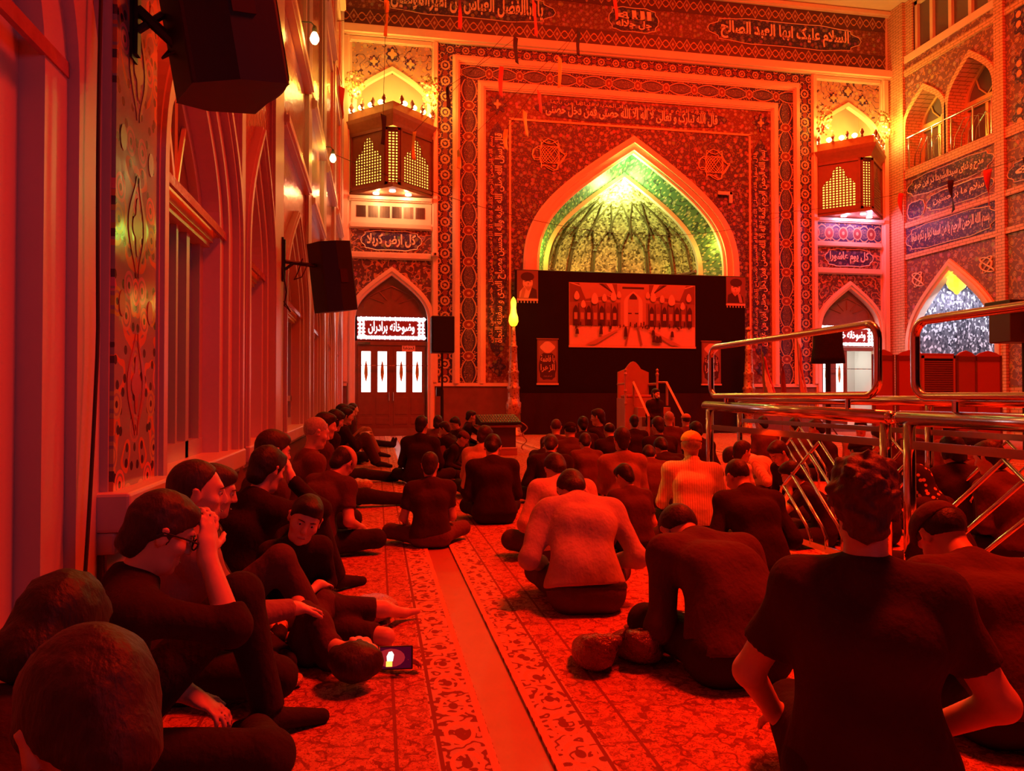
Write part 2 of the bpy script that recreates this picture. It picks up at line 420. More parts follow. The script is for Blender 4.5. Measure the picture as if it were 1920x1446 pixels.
# frieze
panel('frieze_tile', M['red_tile'], XL+.05, mx(XL+.05), 11.78, 13.5, .02)
DIAM = chain('frieze_diamonds', 'B', 'u', 12.02, .24, .46, base=(.09,.03,.04), line=(.46,.34,.2), fill=(.16,.04,.04), style='diamond')
DIAM2 = chain('frieze_top_diamonds', 'B', 'u', 13.28, .24, .46, base=(.09,.03,.04), line=(.46,.34,.2), fill=(.16,.04,.04), style='diamond')
panel('frieze_border', DIAM, XL+.05, mx(XL+.05), 11.78, 12.26, .03)
panel('frieze_border', DIAM2, XL+.05, mx(XL+.05), 13.04, 13.52, .03)
bar('frieze_ledge', M['marble'], XL, XR, 11.44, 11.76, .22)
bar('frieze_cornice', M['marble'], XL, XR, 13.52, 13.70, .16)
def cartouche(u0, u1, v0, v1, text, mat=None, d=.035, fr=fb, par=None, tm=None, pad=(.07,.16), lines=1, tmat=None, weight=.035, ground=None):
    o = MB(); o.plate(fr, lobed((u0+u1)/2, (v0+v1)/2, u1-u0, v1-v0), 0, d)
    p = o.build('cartouche', ground or M['navy'], par or WB)
    rim = MB(); L = lobed((u0+u1)/2, (v0+v1)/2, u1-u0+.03, v1-v0+.03)
    rim.tube([fr(a, q, d) for a, q in L], .014, 4, closed=True); rim.build('cartouche_rim', tmat or M['cream_tile'], p)
    du, dv = (u1-u0)*pad[0], (v1-v0)*pad[1]
    if text: lettering(text, (u0+du, u1-du, v0+dv, v1-dv), fr, d, tmat or M['cream_tile'], p, lines=lines, weight=weight)
    return p
cartouche(10.25, 15.3, 12.27, 13.03, 'السلام علیک ایها العبد الصالح', pad=(.06,.08), weight=.03)
cartouche(6.95, 8.45, 12.30, 13.02, 'الله|جل جلاله', lines=2, pad=(.12,.08))
cartouche(.1, 5.1, 12.27, 13.03, 'یا اباالفضل العباس بن امیرالمومنین', pad=(.05,.06), weight=.03)
# stepped frames round the iwan
for s in (0, 1):
    f = (lambda u: u) if s == 0 else mx
    def P(name, mat, a0, a1, b0, b1, d=.015, kind=panel):
        a, c = sorted((f(a0), f(a1))); return kind(name, mat, a, c, b0, b1, d)
    ch = lambda nm, c, h, p, st, **k: chain(nm+str(s), 'B', 'v', f(c), h, p, style=st, **k)
    P('rosette_band', ch('rosette_side', 1.93, .21, .46, 'rosette'), 1.72, 2.14, 1.5, 11.44, .02)
    P('cartouche_band', ch('lens_side', 2.62, .26, .92, 'lens'), 2.36, 2.88, 1.5, 10.85, .05)
    P('inscription_ground', M['red_tile'], 3.12, 3.82, 1.5, 10.15, .02)
    P('fillet', M['orange_tile'], 3.82, 3.88, 1.5, 9.35, .05)
    P('bay_frame', M['marble'], 1.55, 1.72, 1.5, 11.44, .14, bar)
    P('corner_frame', M['marble'], XL, -.80, 1.5, 11.44, .14, bar)
    P('wainscot', M['dado'], 1.66, 3.95, 0, 1.44, .06)
    P('wainscot_cap', M['marble'], 1.62, 4.0, 1.42, 1.52, .10)
    P('wainscot', M['dado'], XL, -.85, 0, 1.44, .06)
    P('wainscot_cap', M['marble'], XL, -.85, 1.42, 1.52, .10)
panel('rosette_band', chain('rosette_top', 'B', 'u', 11.28, .16, .46, style='rosette'), 1.72, mx(1.72), 11.12, 11.44, .021)
uframe('outer_frame', M['marble'], 2.14, 11.12, 2.36, 10.85, .16)
panel('cartouche_band', chain('lens_top', 'B', 'u', 10.64, .21, .92, style='lens'), 2.36, mx(2.36), 10.43, 10.85, .051)
uframe('inner_frame', M['marble'], 2.88, 10.43, 3.12, 10.15, .13)
panel('inscription_ground', M['red_tile'], 3.82, mx(3.82), 9.38, 10.15, .02)
panel('fillet', M['orange_tile'], 3.82, mx(3.82), 9.32, 9.38, .05)
panel('spandrel_tile', M['spandrel'], 3.88, mx(3.88), 1.5, 9.32, .02, [ogive(XM, 3.44, 1.52, ZS, 9.08, 18)])
# square knot medallions in the spandrels and stars in the corners
for s, (u, v) in enumerate([(5.05, 8.35), (mx(5.05), 8.35)]):
    q = MB()
    for k in range(4):
        a = PI/4+k*PI/2
        pts = [fb(u+(.40*math.cos(t)+.08*math.cos(5*t))*1.1, v+.40*math.sin(t)+.08*math.sin(7*t+k), .05) for t in np.linspace(a, a+PI, 18)]
        q.tube(pts, .016, 4)
    for t in range(3): q.tube([fb(u+.3*math.cos(w*2+t), v+.26*math.sin(w*3+t), .05) for w in np.linspace(0, 6.28, 40)], .01, 4)
    q.build('knot_medallion', M['orange_tile'], WB)
    q = MB(); uu = 3.47 if s == 0 else mx(3.47)
    q.plate(fb, [(uu+(.24+.07*math.cos(8*t))*math.cos(t), 9.76+(.24+.07*math.cos(8*t))*math.sin(t)) for t in np.linspace(0, 2*PI, 49)[:-1]], 0, .04)
    r = q.build('corner_star', M['navy'], WB); q = MB()
    q.plate(fb, [(uu+(.08+.03*math.cos(4*t))*math.cos(t), 9.76+(.1+.04*math.cos(4*t))*math.sin(t)) for t in np.linspace(0, 2*PI, 33)[:-1]], 0, .06)
    q.build('star_heart', M['orange_tile'], r)
THU = 'بسم الله الرحمن الرحیم کلمة لا اله الا الله حصنی فمن دخل حصنی امن من عذابی'
THU2 = 'قال رسول الله صلی الله علیه واله الحسین مصباح الهدی و سفینة النجاة'
q = MB(); q.plate(fb, lobed(XM, 9.76, 5.9, .62), 0, .035); p = q.build('inscription_cartouche', M['navy'], WB)
lettering('قال الله تبارک و تعالی لا اله الا الله حصنی فمن دخل حصنی', (XM-2.75, XM+2.75, 9.5, 9.92), fb, .035, M['cream_tile'], p, weight=.022)
lettering('انا مدینة العلم و علی بابها فمن اراد المدینة فلیاتها من بابها', (XM-2.6, XM+2.6, 9.84, 10.03), fb, .036, M['orange_tile'], p, weight=.0)
for k, u in enumerate((3.47, mx(3.47))):
    q = MB(); q.plate(fb, [(u+(b_-5.75)*.6/6.5*0+a*.29, b_) for a, b_ in
        [(-1,2.9),(-.6,2.5),(0,2.3),(.6,2.5),(1,2.9),(1,8.7),(.6,9.0),(0,9.25),(-.6,9.0),(-1,8.7)]], 0, .035)
    p = q.build('inscription_cartouche', M['navy'], WB)
    lettering(THU if k else THU2, (u-.10, u+.27, 2.7, 8.9), fb, .035, M['cream_tile'], p, rot=True, weight=.022)
    lettering(THU2 if k else THU, (u-.27, u-.08, 2.7, 8.8), fb, .036, M['orange_tile'], p, rot=True, weight=.01)
    q = MB()
    q.plate(fb, [(u+(.2+.06*math.cos(6*t))*math.cos(t), 2.0+(.2+.05*math.cos(5*t))*math.sin(t)*1.2) for t in np.linspace(0, 2*PI, 41)[:-1]], 0, .04)
    q.build('palmette', M['navy'], WB)
# iwan arch mouldings, soffit, niche
q = MB(); q.ring(fb, ARC, ARC_O, 0, .10); mid = ogive(XM, 3.22, .9, ZS, 8.85, 18); q.ring(fb, mid, ogive(XM, 3.40, .9, ZS, 9.03, 18), .10, .16)
q.build('arch_moulding', M['marble'], WB)
q = MB(); q.ring(fb, ogive(XM, 2.95, .9, ZS, 8.56, 18), ARC, -.10, .02); q.build('arch_edge_bead', M['marble'], WB)
q = MB(); q.strip([fb(a, c, 0) for a, c in ARC], [fb(a, c, -.84) for a, c in ogive(XM, 2.62, .9, ZS, 8.2, 18)])
q.build('soffit_tile', M['soffit'], WB, smooth=True)
q = MB(); q.ring(fb, ARC_I, ogive(XM, 2.68, .9, ZS, 8.26, 18), -.98, -.80); q.build('inner_arch_moulding', M['marble'], WB)
prof = [(a-XM, c) for a, c in ARC_I if a >= XM-1e-6][:-1]          # apex first, down to the springing
prof = [(max(r, .001)/2.49, z) for r, z in prof]
def apse(t, r, z, s=1.0): return (XM+2.49*s*r*math.cos(t), W+.95+1.9*s*r*math.sin(t), z)
q = MB(); N = 36
rows = [(1, .9), (1, 3), (1, 4.2), (1, 5.0)]+prof[::-1][1:]
for (r0, z0), (r1, z1) in zip(rows[:-1], rows[1:]):
    q.strip([apse(PI*i/N, r0, z0) for i in range(N+1)], [apse(PI*i/N, r1, z1) for i in range(N+1)])
q.build('niche_mirror_vault', M['mirror'], WB)
q = MB()
for z in (5.02, 5.18): q.tube([apse(PI*i/N, .985, z) for i in range(N+1)], .05, 6)
q.build('niche_cornice', M['dado'], WB)
RIB = plain('dark_bead_rib', (.12,.10,.05), .3)
for i in range(7):                                                 # pointed blind arches of mirror work, beaded ribs
    t0 = PI*(.04+.92*i/7); t1 = PI*(.04+.92*(i+1)/7); q = MB()
    og = ogive(0, 1, 0, .45, 1.0, 8)
    pts = []
    for a, c in og:
        t = (t0+t1)/2+(t1-t0)*.46*a; z = 5.25+1.55*c
        rr = np.interp(z, [p_[1] for p_ in prof[::-1]], [p_[0] for p_ in prof[::-1]])
        pts.append(apse(t, min(1, rr)*.975, z))
    q.tube(pts, .035, 5)
    for p_ in pts[::2]: q.ball(p_, .055, 6)
    q.build('niche_rib', RIB, WB)
for i in range(6):
    t0 = PI*(.12+.76*i/6); t1 = PI*(.12+.76*(i+1)/6); q = MB(); pts = []
    for a, c in ogive(0, 1, 0, .3, 1.0, 7):
        t = (t0+t1)/2+(t1-t0)*.48*a; z = 6.5+.95*c
        rr = np.interp(z, [p_[1] for p_ in prof[::-1]], [p_[0] for p_ in prof[::-1]])
        pts.append(apse(t, min(1, rr)*.96, z))
    q.tube(pts, .03, 5); q.build('niche_rib', RIB, WB)
GREEN = (.50, 1, .22)
point('niche_lamp_light', (XM-.1, W+1.0, 7.35), 210, (.80, 1, .30), .25)
point('arch_lamp_light', (XM-.1, W-.05, 8.15), 75, (.16, 1, .16), .1)
point('arch_lamp_light', (XM-2.6, W+.1, 5.6), 26, (.45, 1, .10), .1)
point('arch_lamp_light', (XM+2.6, W+.1, 5.8), 20, (1, .75, .10), .1)

# ------------------------------------------------------------------ side bays of the back wall
SIGN = ('وضوخانه برادران', 'وضوخانه خواهران')
for k, c in enumerate(CB):
    hole = [ogive(c, 1.0, 9.0, 9.5, 10.5)]
    panel('bay_tile', M['bay_tile'], c-1.13, c+1.13, 9.0, 11.3, .02, [ogive(c, 1.09, 9.02, 9.5, 10.62)])
    bar('bay_frame', M['marble'], c-1.2, c+1.15, 11.28, 11.44, .1)
    q = MB(); q.ring(fb, ogive(c, 1.0, 9.0, 9.5, 10.5), ogive(c, 1.11, 9.0, 9.5, 10.64), -.1, .06); q.build('balcony_arch', M['marble'], WB)
    q = MB(); q.plate(fb, rect(c-1.15, c+1.15, 8.8, 10.8), -.9, -.85); q.box(c-1.1, c-1.0, 8.9, 10.6, -.9, -.02, fr=fb); q.box(c+1.0, c+1.1, 8.9, 10.6, -.9, -.02, fr=fb)
    q.build('balcony_recess', M['marble'], WB)
    # tile ornament: three medallions above the arch
    for du, v, r in ((-.52, 10.75, .14), (.52, 10.75, .14), (0, 11.0, .17)):
        q = MB(); q.plate(fb, [(c+du+(r+.03*math.cos(8*t))*math.cos(t), v+(r*1.15+.03*math.cos(8*t))*math.sin(t)) for t in np.linspace(0, 2*PI, 41)[:-1]], 0, .03)
        p = q.build('medallion', M['navy'], WB); q = MB()
        q.plate(fb, [(c+du+(r*.6+.03*math.cos(4*t))*math.cos(t), v+(r*.7+.03*math.cos(4*t))*math.sin(t)) for t in np.linspace(0, 2*PI, 33)[:-1]], 0, .04); q.build('medallion_heart', M['orange_tile'], p)
    # lower bands
    bar('bay_ledge', M['marble'], c-1.2, c+1.15, 6.70, 6.84, .24)
    if k == 0:
        panel('grille_ground', M['marble'], c-1.15, c+1.12, 6.1, 6.72, .04)
        for g in range(6):
            q = MB(); u0 = c-1.0+g*.335
            for i in range(12): q.box(u0+i*.023, u0+i*.023+.011, 6.25, 6.58, .03, .055, fr=fb)
            q.build('vent_grille', M['ink'], WB)
    else:
        panel('violet_tile_band', chain('lens_small', 'B', 'u', 6.38, .30, .5, style='lens'), c-1.15, c+1.15, 6.06, 6.70, .04)
    bar('bay_ledge', M['marble'], c-1.2, c+1.15, 5.92, 6.1, .12)
    panel('inscription_tile', M['door_spandrel'], c-1.15, c+1.12, 5.25, 5.92, .03)
    cartouche(c-.82, c+.8, 5.33, 5.86, 'کل ارض کربلا' if k == 0 else 'کل یوم عاشورا', d=.045, pad=(.07,.10))
    bar('bay_ledge', M['marble'], c-1.2, c+1.15, 5.05, 5.25, .14)
    panel('door_spandrel', M['door_spandrel'], c-1.15, c+1.12, 2.0, 5.05, .03, [ogive(c, 1.05, 2.02, 3.25, 4.70)])
    q = MB(); q.ring(fb, ogive(c, 1.03, 0, 3.25, 4.60), ogive(c, 1.22, 0, 3.25, 4.84), -.1, .10); q.ring(fb, ogive(c, 1.10, 0, 3.25, 4.70), ogive(c, 1.18, 0, 3.25, 4.80), .10, .15)
    q.build('door_arch', M['marble'], WB)
    # ---- the door
    D = empty('door_%d' % (k+1), (c, W+.12, 0)); D['kind'] = 'structure'
    fd = lambda u, v, d: (u, -d, v)
    q = MB(); q.plate(fd, ogive(0, 1.06, 3.5, 3.52, 4.66), -.05, 0); q.build('lunette', M['wood'], D)
    q = MB(); og = ogive(0, .8, 3.66, 3.7, 4.3); q.tube([fd(a, v, .01) for a, v in og], .025, 5)
    for i in range(5):
        a = PI*(i+1)/6; q.tube([fd(.25*math.cos(a), 3.72+.2*math.sin(a), .01), fd(.74*math.cos(a), 3.72+.5*math.sin(a), .01)], .018, 5)
    q.build('lunette_carving', M['wood'], D)
    q = MB(); q.box(-1.06, 1.06, -.03, .1, 2.6, 2.72); q.box(-1.06, -.98, -.02, .1, .2, 2.7); q.box(.98, 1.06, -.02, .1, .2, 2.7); q.box(-1.06, 1.06, -.02, .1, 3.44, 3.54)
    q.build('door_frame', M['wood'], D)
    q = MB(); q.box(-1.25, 1.25, -.35, .2, 0, .2); q.build('door_step', M['dado'], D)
    # name sign: white carved border with red ground and white writing
    q = MB(); q.plate(fd, rect(-.98, .98, 2.74, 3.44), -.04, 0); S = q.build('sign_board', plain('sign_red', (.30,.05,.05), .5), D)
    q = MB()
    for i in range(26):
        a = -.93+i*1.86/25; up = .05*abs(math.sin(i*1.7))
        for v in (3.36, 2.82): q.plate(fd, [(a+(.052+.018*math.cos(3*t))*math.cos(t), v+(.045+up*.3)*math.sin(t)) for t in np.linspace(0, 2*PI, 13)[:-1]], 0, .012)
    for i in range(5):
        for a in (-.9, .9, -.8, .8): q.plate(fd, [(a+(.05+.02*math.cos(3*t+i))*math.cos(t), 2.88+i*.105+.05*math.sin(t)) for t in np.linspace(0, 2*PI, 13)[:-1]], 0, .012)
    LIT = glow('lit_white_sign', (1,.98,.97), 2.2)
    q.build('sign_border', LIT, S)
    lettering(SIGN[k], (-.66, .66, 2.90, 3.30), fd, .0, LIT, S, weight=.02)
    PANE = glow('daylit_door_pane', (1,.98,.92), 3.2)
    LEAF = plain('etched_gold_leaf', (.55,.45,.10), .5)
    for s in (-1, 1):
        if k == 1 and s == 1: continue
        L = empty('door_leaf', (0,0,0), 0, D)
        hl = [rect(s*.5+x-.13, s*.5+x+.13, 1.25, 2.42) for x in (-.22, .24)]
        q = MB(); q.plate(fd, rect(min(0, s*.97), max(0, s*.97), .2, 2.6), -.05, 0, hl)
        for x in (-.22, .24):
            for z0, z1 in ((.32, .52), (.6, 1.1)): q.box(s*.5+x-.18, s*.5+x+.18, -.012, 0, z0, z1)
        for x in (-.42, .44): q.box(s*.5+x-.02, s*.5+x+.02, -.014, 0, .3, 2.5)
        q.build('leaf_panel', M['wood'], L, bevel=.006)
        for x in (-.22, .24):
            q = MB(); q.plate(fd, rect(s*.5+x-.13, s*.5+x+.13, 1.25, 2.42), -.04, -.03); g = q.build('glass_pane', PANE, L)
            q = MB(); og = [(.055*math.sin(PI*i/10)*(1 if i < 5 else .9), 1.85+.33*(i/5-1)) for i in range(11)]
            q.plate(fd, [(s*.5+x+a, v) for a, v in og]+[(s*.5+x-a, v) for a, v in og[::-1][1:-1]], -.03, -.02)
            q.build('leaf_ornament', LEAF, g)
        q = MB(); q.tube([fd(s*.06, 1.0, .05), fd(s*.06, 1.25, .05)], .014, 6); q.tube([fd(s*.06, 1.03, 0), fd(s*.06, 1.03, .05)], .01, 6); q.tube([fd(s*.06, 1.22, 0), fd(s*.06, 1.22, .05)], .01, 6)
        q.build('door_handle', M['steel'], L)
    if k == 0:
        q = MB(); q.box(.3, .68, -.02, 0, 2.42, 2.72); n = q.build('paper_notice', plain('notice_paper', (.8,.55,.45), .8), D); n['label'] = 'sheet of paper taped over the right leaf'
        lettering('درب بسته است|لطفا', (.34, .64, 2.48, 2.66), fd, .02, M['ink'], n, lines=2, depth=.002)
        q = MB(); q.box(-.95, -.6, -.06, 0, 2.62, 2.68); q.build('door_closer', M['steel'], D)
    else:   # the leaf on the right stands open to a bright passage
        L = empty('door_leaf', (.97, .05, 0), math.radians(62), D); L['label'] = 'leaf swung open, pale wood with two glass panes'
        fl2 = lambda u, v, d: (-u, -d, v)
        hl = [rect(x-.13, x+.13, 1.0, 2.42) for x in (.28, .72)]
        q = MB(); q.plate(fl2, rect(0, .97, .2, 2.6), -.05, 0, hl, back=True); q.build('leaf_panel', plain('pale_door_wood', (.7,.45,.2), .4, var=.15), L)
        for x in (.28, .72):
            q = MB(); q.plate(fl2, rect(x-.13, x+.13, 1.0, 2.42), -.03, -.02, back=True); q.build('glass_pane', plain('clear_blue_glass', (.75,.85,.9), .1), L)
        q = MB(); q.box(XM*0-1.3, 1.5, 1.6, 1.7, 0, 3.2); q.box(1.4, 1.5, .2, 1.7, 0, 3.2); q.box(-1.3, 1.5, .2, 1.7, -.05, .02); q.build('passage_wall', plain('passage_white', (.85,.85,.82), .8), D)
        area('passage_light', (c+.2, W+1.2, 3.0), (c+.2, W+1.3, 0), .8, .8, 26, (1,.9,.75))

# ------------------------------------------------------------------ left wall: arched windows between tiled piers
BAYS = [(1.72, .76, 1.10), (4.47, .66, 1.02), (6.43, .50, .77), (9.28, .95, 1.33), (12.4, .82, 1.2), (15.6, .85, 1.25), (18.9, .85, 1.25)]
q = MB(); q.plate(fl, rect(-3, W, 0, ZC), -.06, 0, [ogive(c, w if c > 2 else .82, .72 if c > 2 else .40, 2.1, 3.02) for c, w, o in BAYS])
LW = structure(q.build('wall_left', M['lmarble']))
for i, (c, w, o) in enumerate(BAYS):
    if i == 0:      # blind niche next to the camera: wide flat facets down to the dado
        q = MB(); q.plate(fl, ogive(c, .60, .40, 2.1, 2.8), -.12, -.115)
        for w0, w1, d0, d1 in ((.60, .76, -.115, -.06), (.76, .93, -.06, .014), (.93, 1.12, 0, .05)):
            q.ring(fl, ogive(c, w0, .40, 2.1, 2.8+(w0-.6)*.9), ogive(c, w1, .40, 2.1, 2.8+(w1-.6)*.9), -.13, d1)
        q.build('blind_niche', M['lmarble'], LW, bevel=.01)
        q = MB(); q.box(c-2.5, c+1.10, .36, .46, 0, .13, fr=fl); q.build('dado_cap', M['dado'], LW, bevel=.02)
        continue
    q = MB()
    A = ogive(c, w, .72, 2.1, 3.02); A2 = ogive(c, w+.04, .72, 2.1, 3.07)
    q.strip([fl(a, v, 0) for a, v in A], [fl(a, v, -.17) for a, v in ogive(c, w-.05, .72, 2.1, 2.96)])
    k = (o-w)
    q.ring(fl, ogive(c, w+k*.3, .72, 2.1, 3.02+.34*.3), ogive(c, w+k*.66, .72, 2.1, 3.02+.34*.66), 0, .035)
    q.ring(fl, ogive(c, w+k*.66, .72, 2.1, 3.02+.34*.66), ogive(c, o, .72, 2.1, 3.36), 0, .08)
    q.ring(fl, ogive(c, o-.08, .72, 2.1, 3.30), ogive(c, o-.02, .72, 2.1, 3.34), .08, .10)
    q.build('stepped_arch', M['lmarble'], LW)
    # the window standing in the arch
    WN = empty('window_%d' % (i+1), (XL-.15, c, 0)); structure(WN)
    fw = lambda u, v, d: (d, u, v)
    q = MB(); q.plate(fw, ogive(0, w-.04, .74, 2.1, 2.97), -.02, 0); q.build('glass_pane', plain('dim_window_glass', (.16,.13,.14), .06), WN)
    q = MB()
    q.ring(fw, ogive(0, w-.12, .74, 2.1, 2.86), ogive(0, w-.03, .74, 2.1, 2.98), 0, .05)
    for u in (-w*.34, w*.34): q.box(u-.035, u+.035, .74, 2.08, 0, .055, fr=lambda a, b_, d: (d, a, b_))
    q.box(-w+.04, w-.04, .74, .84, 0, .055, fr=fw)
    for u in (0,): q.box(u-.02, u+.02, .74, 2.08, 0, .05, fr=fw)
    if i == 3: q.box(-w+.04, w-.04, 1.05, 1.12, 0, .05, fr=fw)
    q.build('window_frame', plain('aluminium_frame', (.62,.58,.62), .35, .6), WN)
    q = MB(); q.box(-w+.02, w-.02, 2.08, 2.24, 0, .09, fr=fw); q.box(-w+.02, w-.02, 2.11, 2.21, .09, .11, fr=fw)
    for a in (62, 90, 118):
        t = math.radians(a); q.tube([fw(0, 2.24, .03), fw(.3*w*math.cos(t)*1.2, 2.5, .03), fw(.55*w*math.cos(t)*1.5, 2.82, .03)], .018, 5)
    q.build('transom', plain('golden_transom', (.80,.62,.30), .3, .4), WN)
    q = MB(); q.box(c-o, c+o, .62, .74, -.15, .11, fr=fl); q.box(c-o, c+o, .58, .62, 0, .07, fr=fl); q.build('sill', M['lmarble'], LW, bevel=.01)
piers = [(2.85, 3.42), (5.50, 5.66), (7.22, 7.92), (10.65, 11.18), (13.62, 14.32), (16.88, 17.62), (20.18, 21.5)]
for i, (a, c) in enumerate(piers):
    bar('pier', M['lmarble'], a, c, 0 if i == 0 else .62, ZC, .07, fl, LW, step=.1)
    if i == 0:
        q = MB(); q.box(a+.04, c-.03, .76, 8, .07, .085, fr=fl); q.build('pier_tile', M['left_tile'], LW)
        # painted palmettes down the axis of the tile
        q = MB(); ym = (a+c)/2
        for v in np.arange(.95, 4.2, .62):
            for t in (-1, 1):
                q.plate(fl, [(ym+t*(.015+.095*math.sin(PI*s_)**1.5), v+.40*s_) for s_ in np.linspace(0, 1, 14)]+[(ym+t*(.015+.062*math.sin(PI*s_)**1.5), v+.03+.34*s_) for s_ in np.linspace(1, 0, 14)], .07, .088)
                q.plate(fl, [(ym+t*(.17+.035*math.cos(w_)), v+.5+.05*math.sin(w_)) for w_ in np.linspace(0, 2*PI, 13)[:-1]], .07, .088)
            q.plate(fl, [(ym+.045*math.sin(s_)*(1+.3*math.cos(4*s_)), v+.2+.09*math.cos(s_)*(1+.3*math.cos(4*s_))) for s_ in np.linspace(0, 2*PI, 33)[:-1]], .07, .088)
        q.build('tile_palmettes', plain('dark_red_glaze', (.40,.07,.05), .2), LW)
        q = MB(); q.box(a-.02, c+.02, .62, .76, 0, .16, fr=fl); q.box(a-.01, c+.01, .54, .62, 0, .11, fr=fl); q.build('pier_base', M['lmarble'], LW, bevel=.012)
q = MB(); q.box(2.86, W, 0, .60, 0, .062, fr=fl); q.box(-3, 2.84, 0, .37, 0, .062, fr=fl); structure(q.build('baseboard_left', M['dado']))
# glossy tile above the arches, ledges and frames
edges = [-3]+[x for p_ in piers for x in p_]
for k in range(0, len(edges)-1, 2):
    a, c = edges[k], edges[k+1]
    hs = [ogive(cc, o+.005, 2.2, 2.24, 3.365) for cc, w, o in BAYS if a < cc < c]
    hs = [[(min(max(u, a+.01), c-.01), v) for u, v in h] for h in hs]
    q = MB(); q.plate(fl, rect(a, c, 2.15, 3.92), 0, .02, hs); q.build('spandrel_tile', M['gloss'], LW)
    q = MB(); q.box(a, c, 4.06, 5.34, 0, .02, fr=fl); q.build('panel_tile', M['gloss'], LW)
    for z0, z1, d in ((3.92, 4.06, .09), (5.34, 5.50, .11), (8.6, 8.8, .1), (11.44, 11.7, .14)):
        q = MB(); q.box(a, c, z0, z1, 0, d, fr=fl); q.box(a, c, z0+.03, z1-.03, d, d+.03, fr=fl); q.build('string_course', M['marble'], LW)
    for z0, z1 in ((5.7, 8.4), (9.0, 11.2), (11.9, 13.4)):
        U = rect(a+.12, c-.12, z0, z1); I = rect(a+.26, c-.26, z0+.14, z1-.14)
        q = MB(); q.ring(fl, I+I[:1], U+U[:1], 0, .05); q.build('panel_frame', M['marble'], LW)
        q = MB(); q.plate(fl, I, 0, .012); q.build('panel_tile', M['gloss'], LW)

# ------------------------------------------------------------------ right wall: brick bays with arches, balcony and windows
holes = [ogive(19.0, 1.62, .02, 2.5, 4.85), ogive(20.0, .84, 8.32, 9.6, 10.63), ogive(18.2, .86, 8.32, 9.6, 10.83), rect(17.6, 20.55, 11.95, 13.55)]
q = MB(); q.plate(fr_, rect(4, W, 0, ZC), -.06, 0, holes); RW = structure(q.build('wall_right', M['brick']))
def rp(name, mat, a0, a1, b0, b1, d=.02, holes=(), d0=0, par=None):
    q = MB(); q.plate(fr_, rect(a0, a1, b0, b1), d0, d, holes); return q.build(name, mat, par or RW)
frT = lambda a, b_, d: (XR-d, -a, b_)
rp('spandrel_tile', M['right_tile'], 17.3, 20.85, 1.4, 5.45, .02, [ogive(19.0, 1.86, 1.42, 2.5, 5.14)])
q = MB(); q.ring(fr_, ogive(19, 1.60, 0, 2.5, 4.82), ogive(19, 1.88, 0, 2.5, 5.16), -.12, .10); q.ring(fr_, ogive(19, 1.70, 0, 2.5, 4.95), ogive(19, 1.80, 0, 2.5, 5.06), .10, .15)
q.build('arch_moulding', M['marble'], RW)
for k, u in enumerate((20.35, 17.7)):
    q = MB()
    for t in range(4): q.tube([fr_(u+.2*math.cos(w*3+t)*(1-.3*math.sin(w)), 4.75+.22*math.sin(w*2+t*.7), .04) for w in np.linspace(0, 6.28, 30)], .014, 4)
    q.build('knot_medallion', M['cream_tile'], RW)
rp('inscription_tile', M['right_navy'], 17.3, 20.85, 5.62, 6.45, .03)
cartouche(-20.75, -17.4, 5.68, 6.40, 'بسم الله الرحمن الرحیم یا من اسمه دوا و ذکره شفا', fr=frT, par=RW, d=.045, pad=(.05,.16), ground=M['right_navy'], weight=.03)
rp('cartouche_ground', M['right_tile'], 17.3, 20.85, 6.62, 8.02, .02)
cartouche(-20.7, -17.5, 7.36, 7.94, 'مدح و ثنای سیدالشهدا در این حرم', fr=frT, par=RW, pad=(.08,.2), weight=.03, ground=M['right_navy'])
cartouche(-19.9, -17.5, 6.72, 7.24, 'سلام ما بر حسین', fr=frT, par=RW, pad=(.1,.2), weight=.03, ground=M['right_navy'])
cartouche(-20.75, -20.05, 6.72, 7.2, '', fr=frT, par=RW, ground=M['right_navy'])
for z0, z1 in ((5.45, 5.62), (6.45, 6.62), (8.02, 8.30), (11.30, 11.50)):
    q = MB(); q.box(4, 20.9, z0, z1, 0, .07, fr=fr_); q.build('brick_course', M['brick'], RW)
for a, c in ((20.85, W), (17.02, 17.32), (12.6, 12.95)):
    q = MB(); q.box(a, c, 0, ZC, 0, .11, fr=fr_); q.build('brick_pier', M['brick'], RW)
rp('balcony_tile', M['right_tile'], 17.32, 20.85, 8.3, 11.30, .02, [ogive(20.0, .92, 8.32, 9.6, 10.75), ogive(18.2, .90, 8.32, 9.6, 10.9)])
for k, (c, w, za) in enumerate(((20.0, .78, 10.55), (18.2, .80, 10.75))):
    q = MB(); q.ring(fr_, ogive(c, w, 8.3, 9.6, za), ogive(c, w+.14, 8.3, 9.6, za+.2), -.62, .09)
    q.build('balcony_arch', M['brick'], RW)
    WN = empty('window_%d' % (8+k), (XR+.55, c, 0)); structure(WN)
    fw = lambda u, v, d: (-d, u, v)
    q = MB(); q.plate(fw, ogive(0, w, 8.3, 9.6, za), -.02, 0); q.build('glass_pane', plain('dim_window_glass', (.16,.13,.14), .06), WN)
    q = MB(); q.ring(fw, ogive(0, w-.1, 8.3, 9.6, za-.1), ogive(0, w, 8.3, 9.6, za), 0, .06); q.box(-w, w, 9.5, 9.72, 0, .08, fr=fw); q.box(-.05, .05, 8.3, 9.5, 0, .06, fr=fw); q.box(-w, w, 8.3, 8.42, 0, .06, fr=fw)
    for a in (55, 125):
        t = math.radians(a); q.tube([fw(0, 9.72, .03), fw(.5*math.cos(t), 10.0, .03), fw(.75*math.cos(t), 10.4, .03)], .025, 5)
    q.build('window_frame', plain('golden_transom', (.80,.62,.30), .3, .4), WN)
rp('frieze_tile', M['right_tile'], 17.32, 20.85, 11.50, 11.72, .03)
q = MB(); q.box(17.32, 20.85, 11.72, 11.95, 0, .06, fr=fr_); q.build('window_ledge', M['marble'], RW)
WN = structure(empty('window_10', (XR+.2, 19.1, 0))); fw = lambda u, v, d: (-d, u, v)
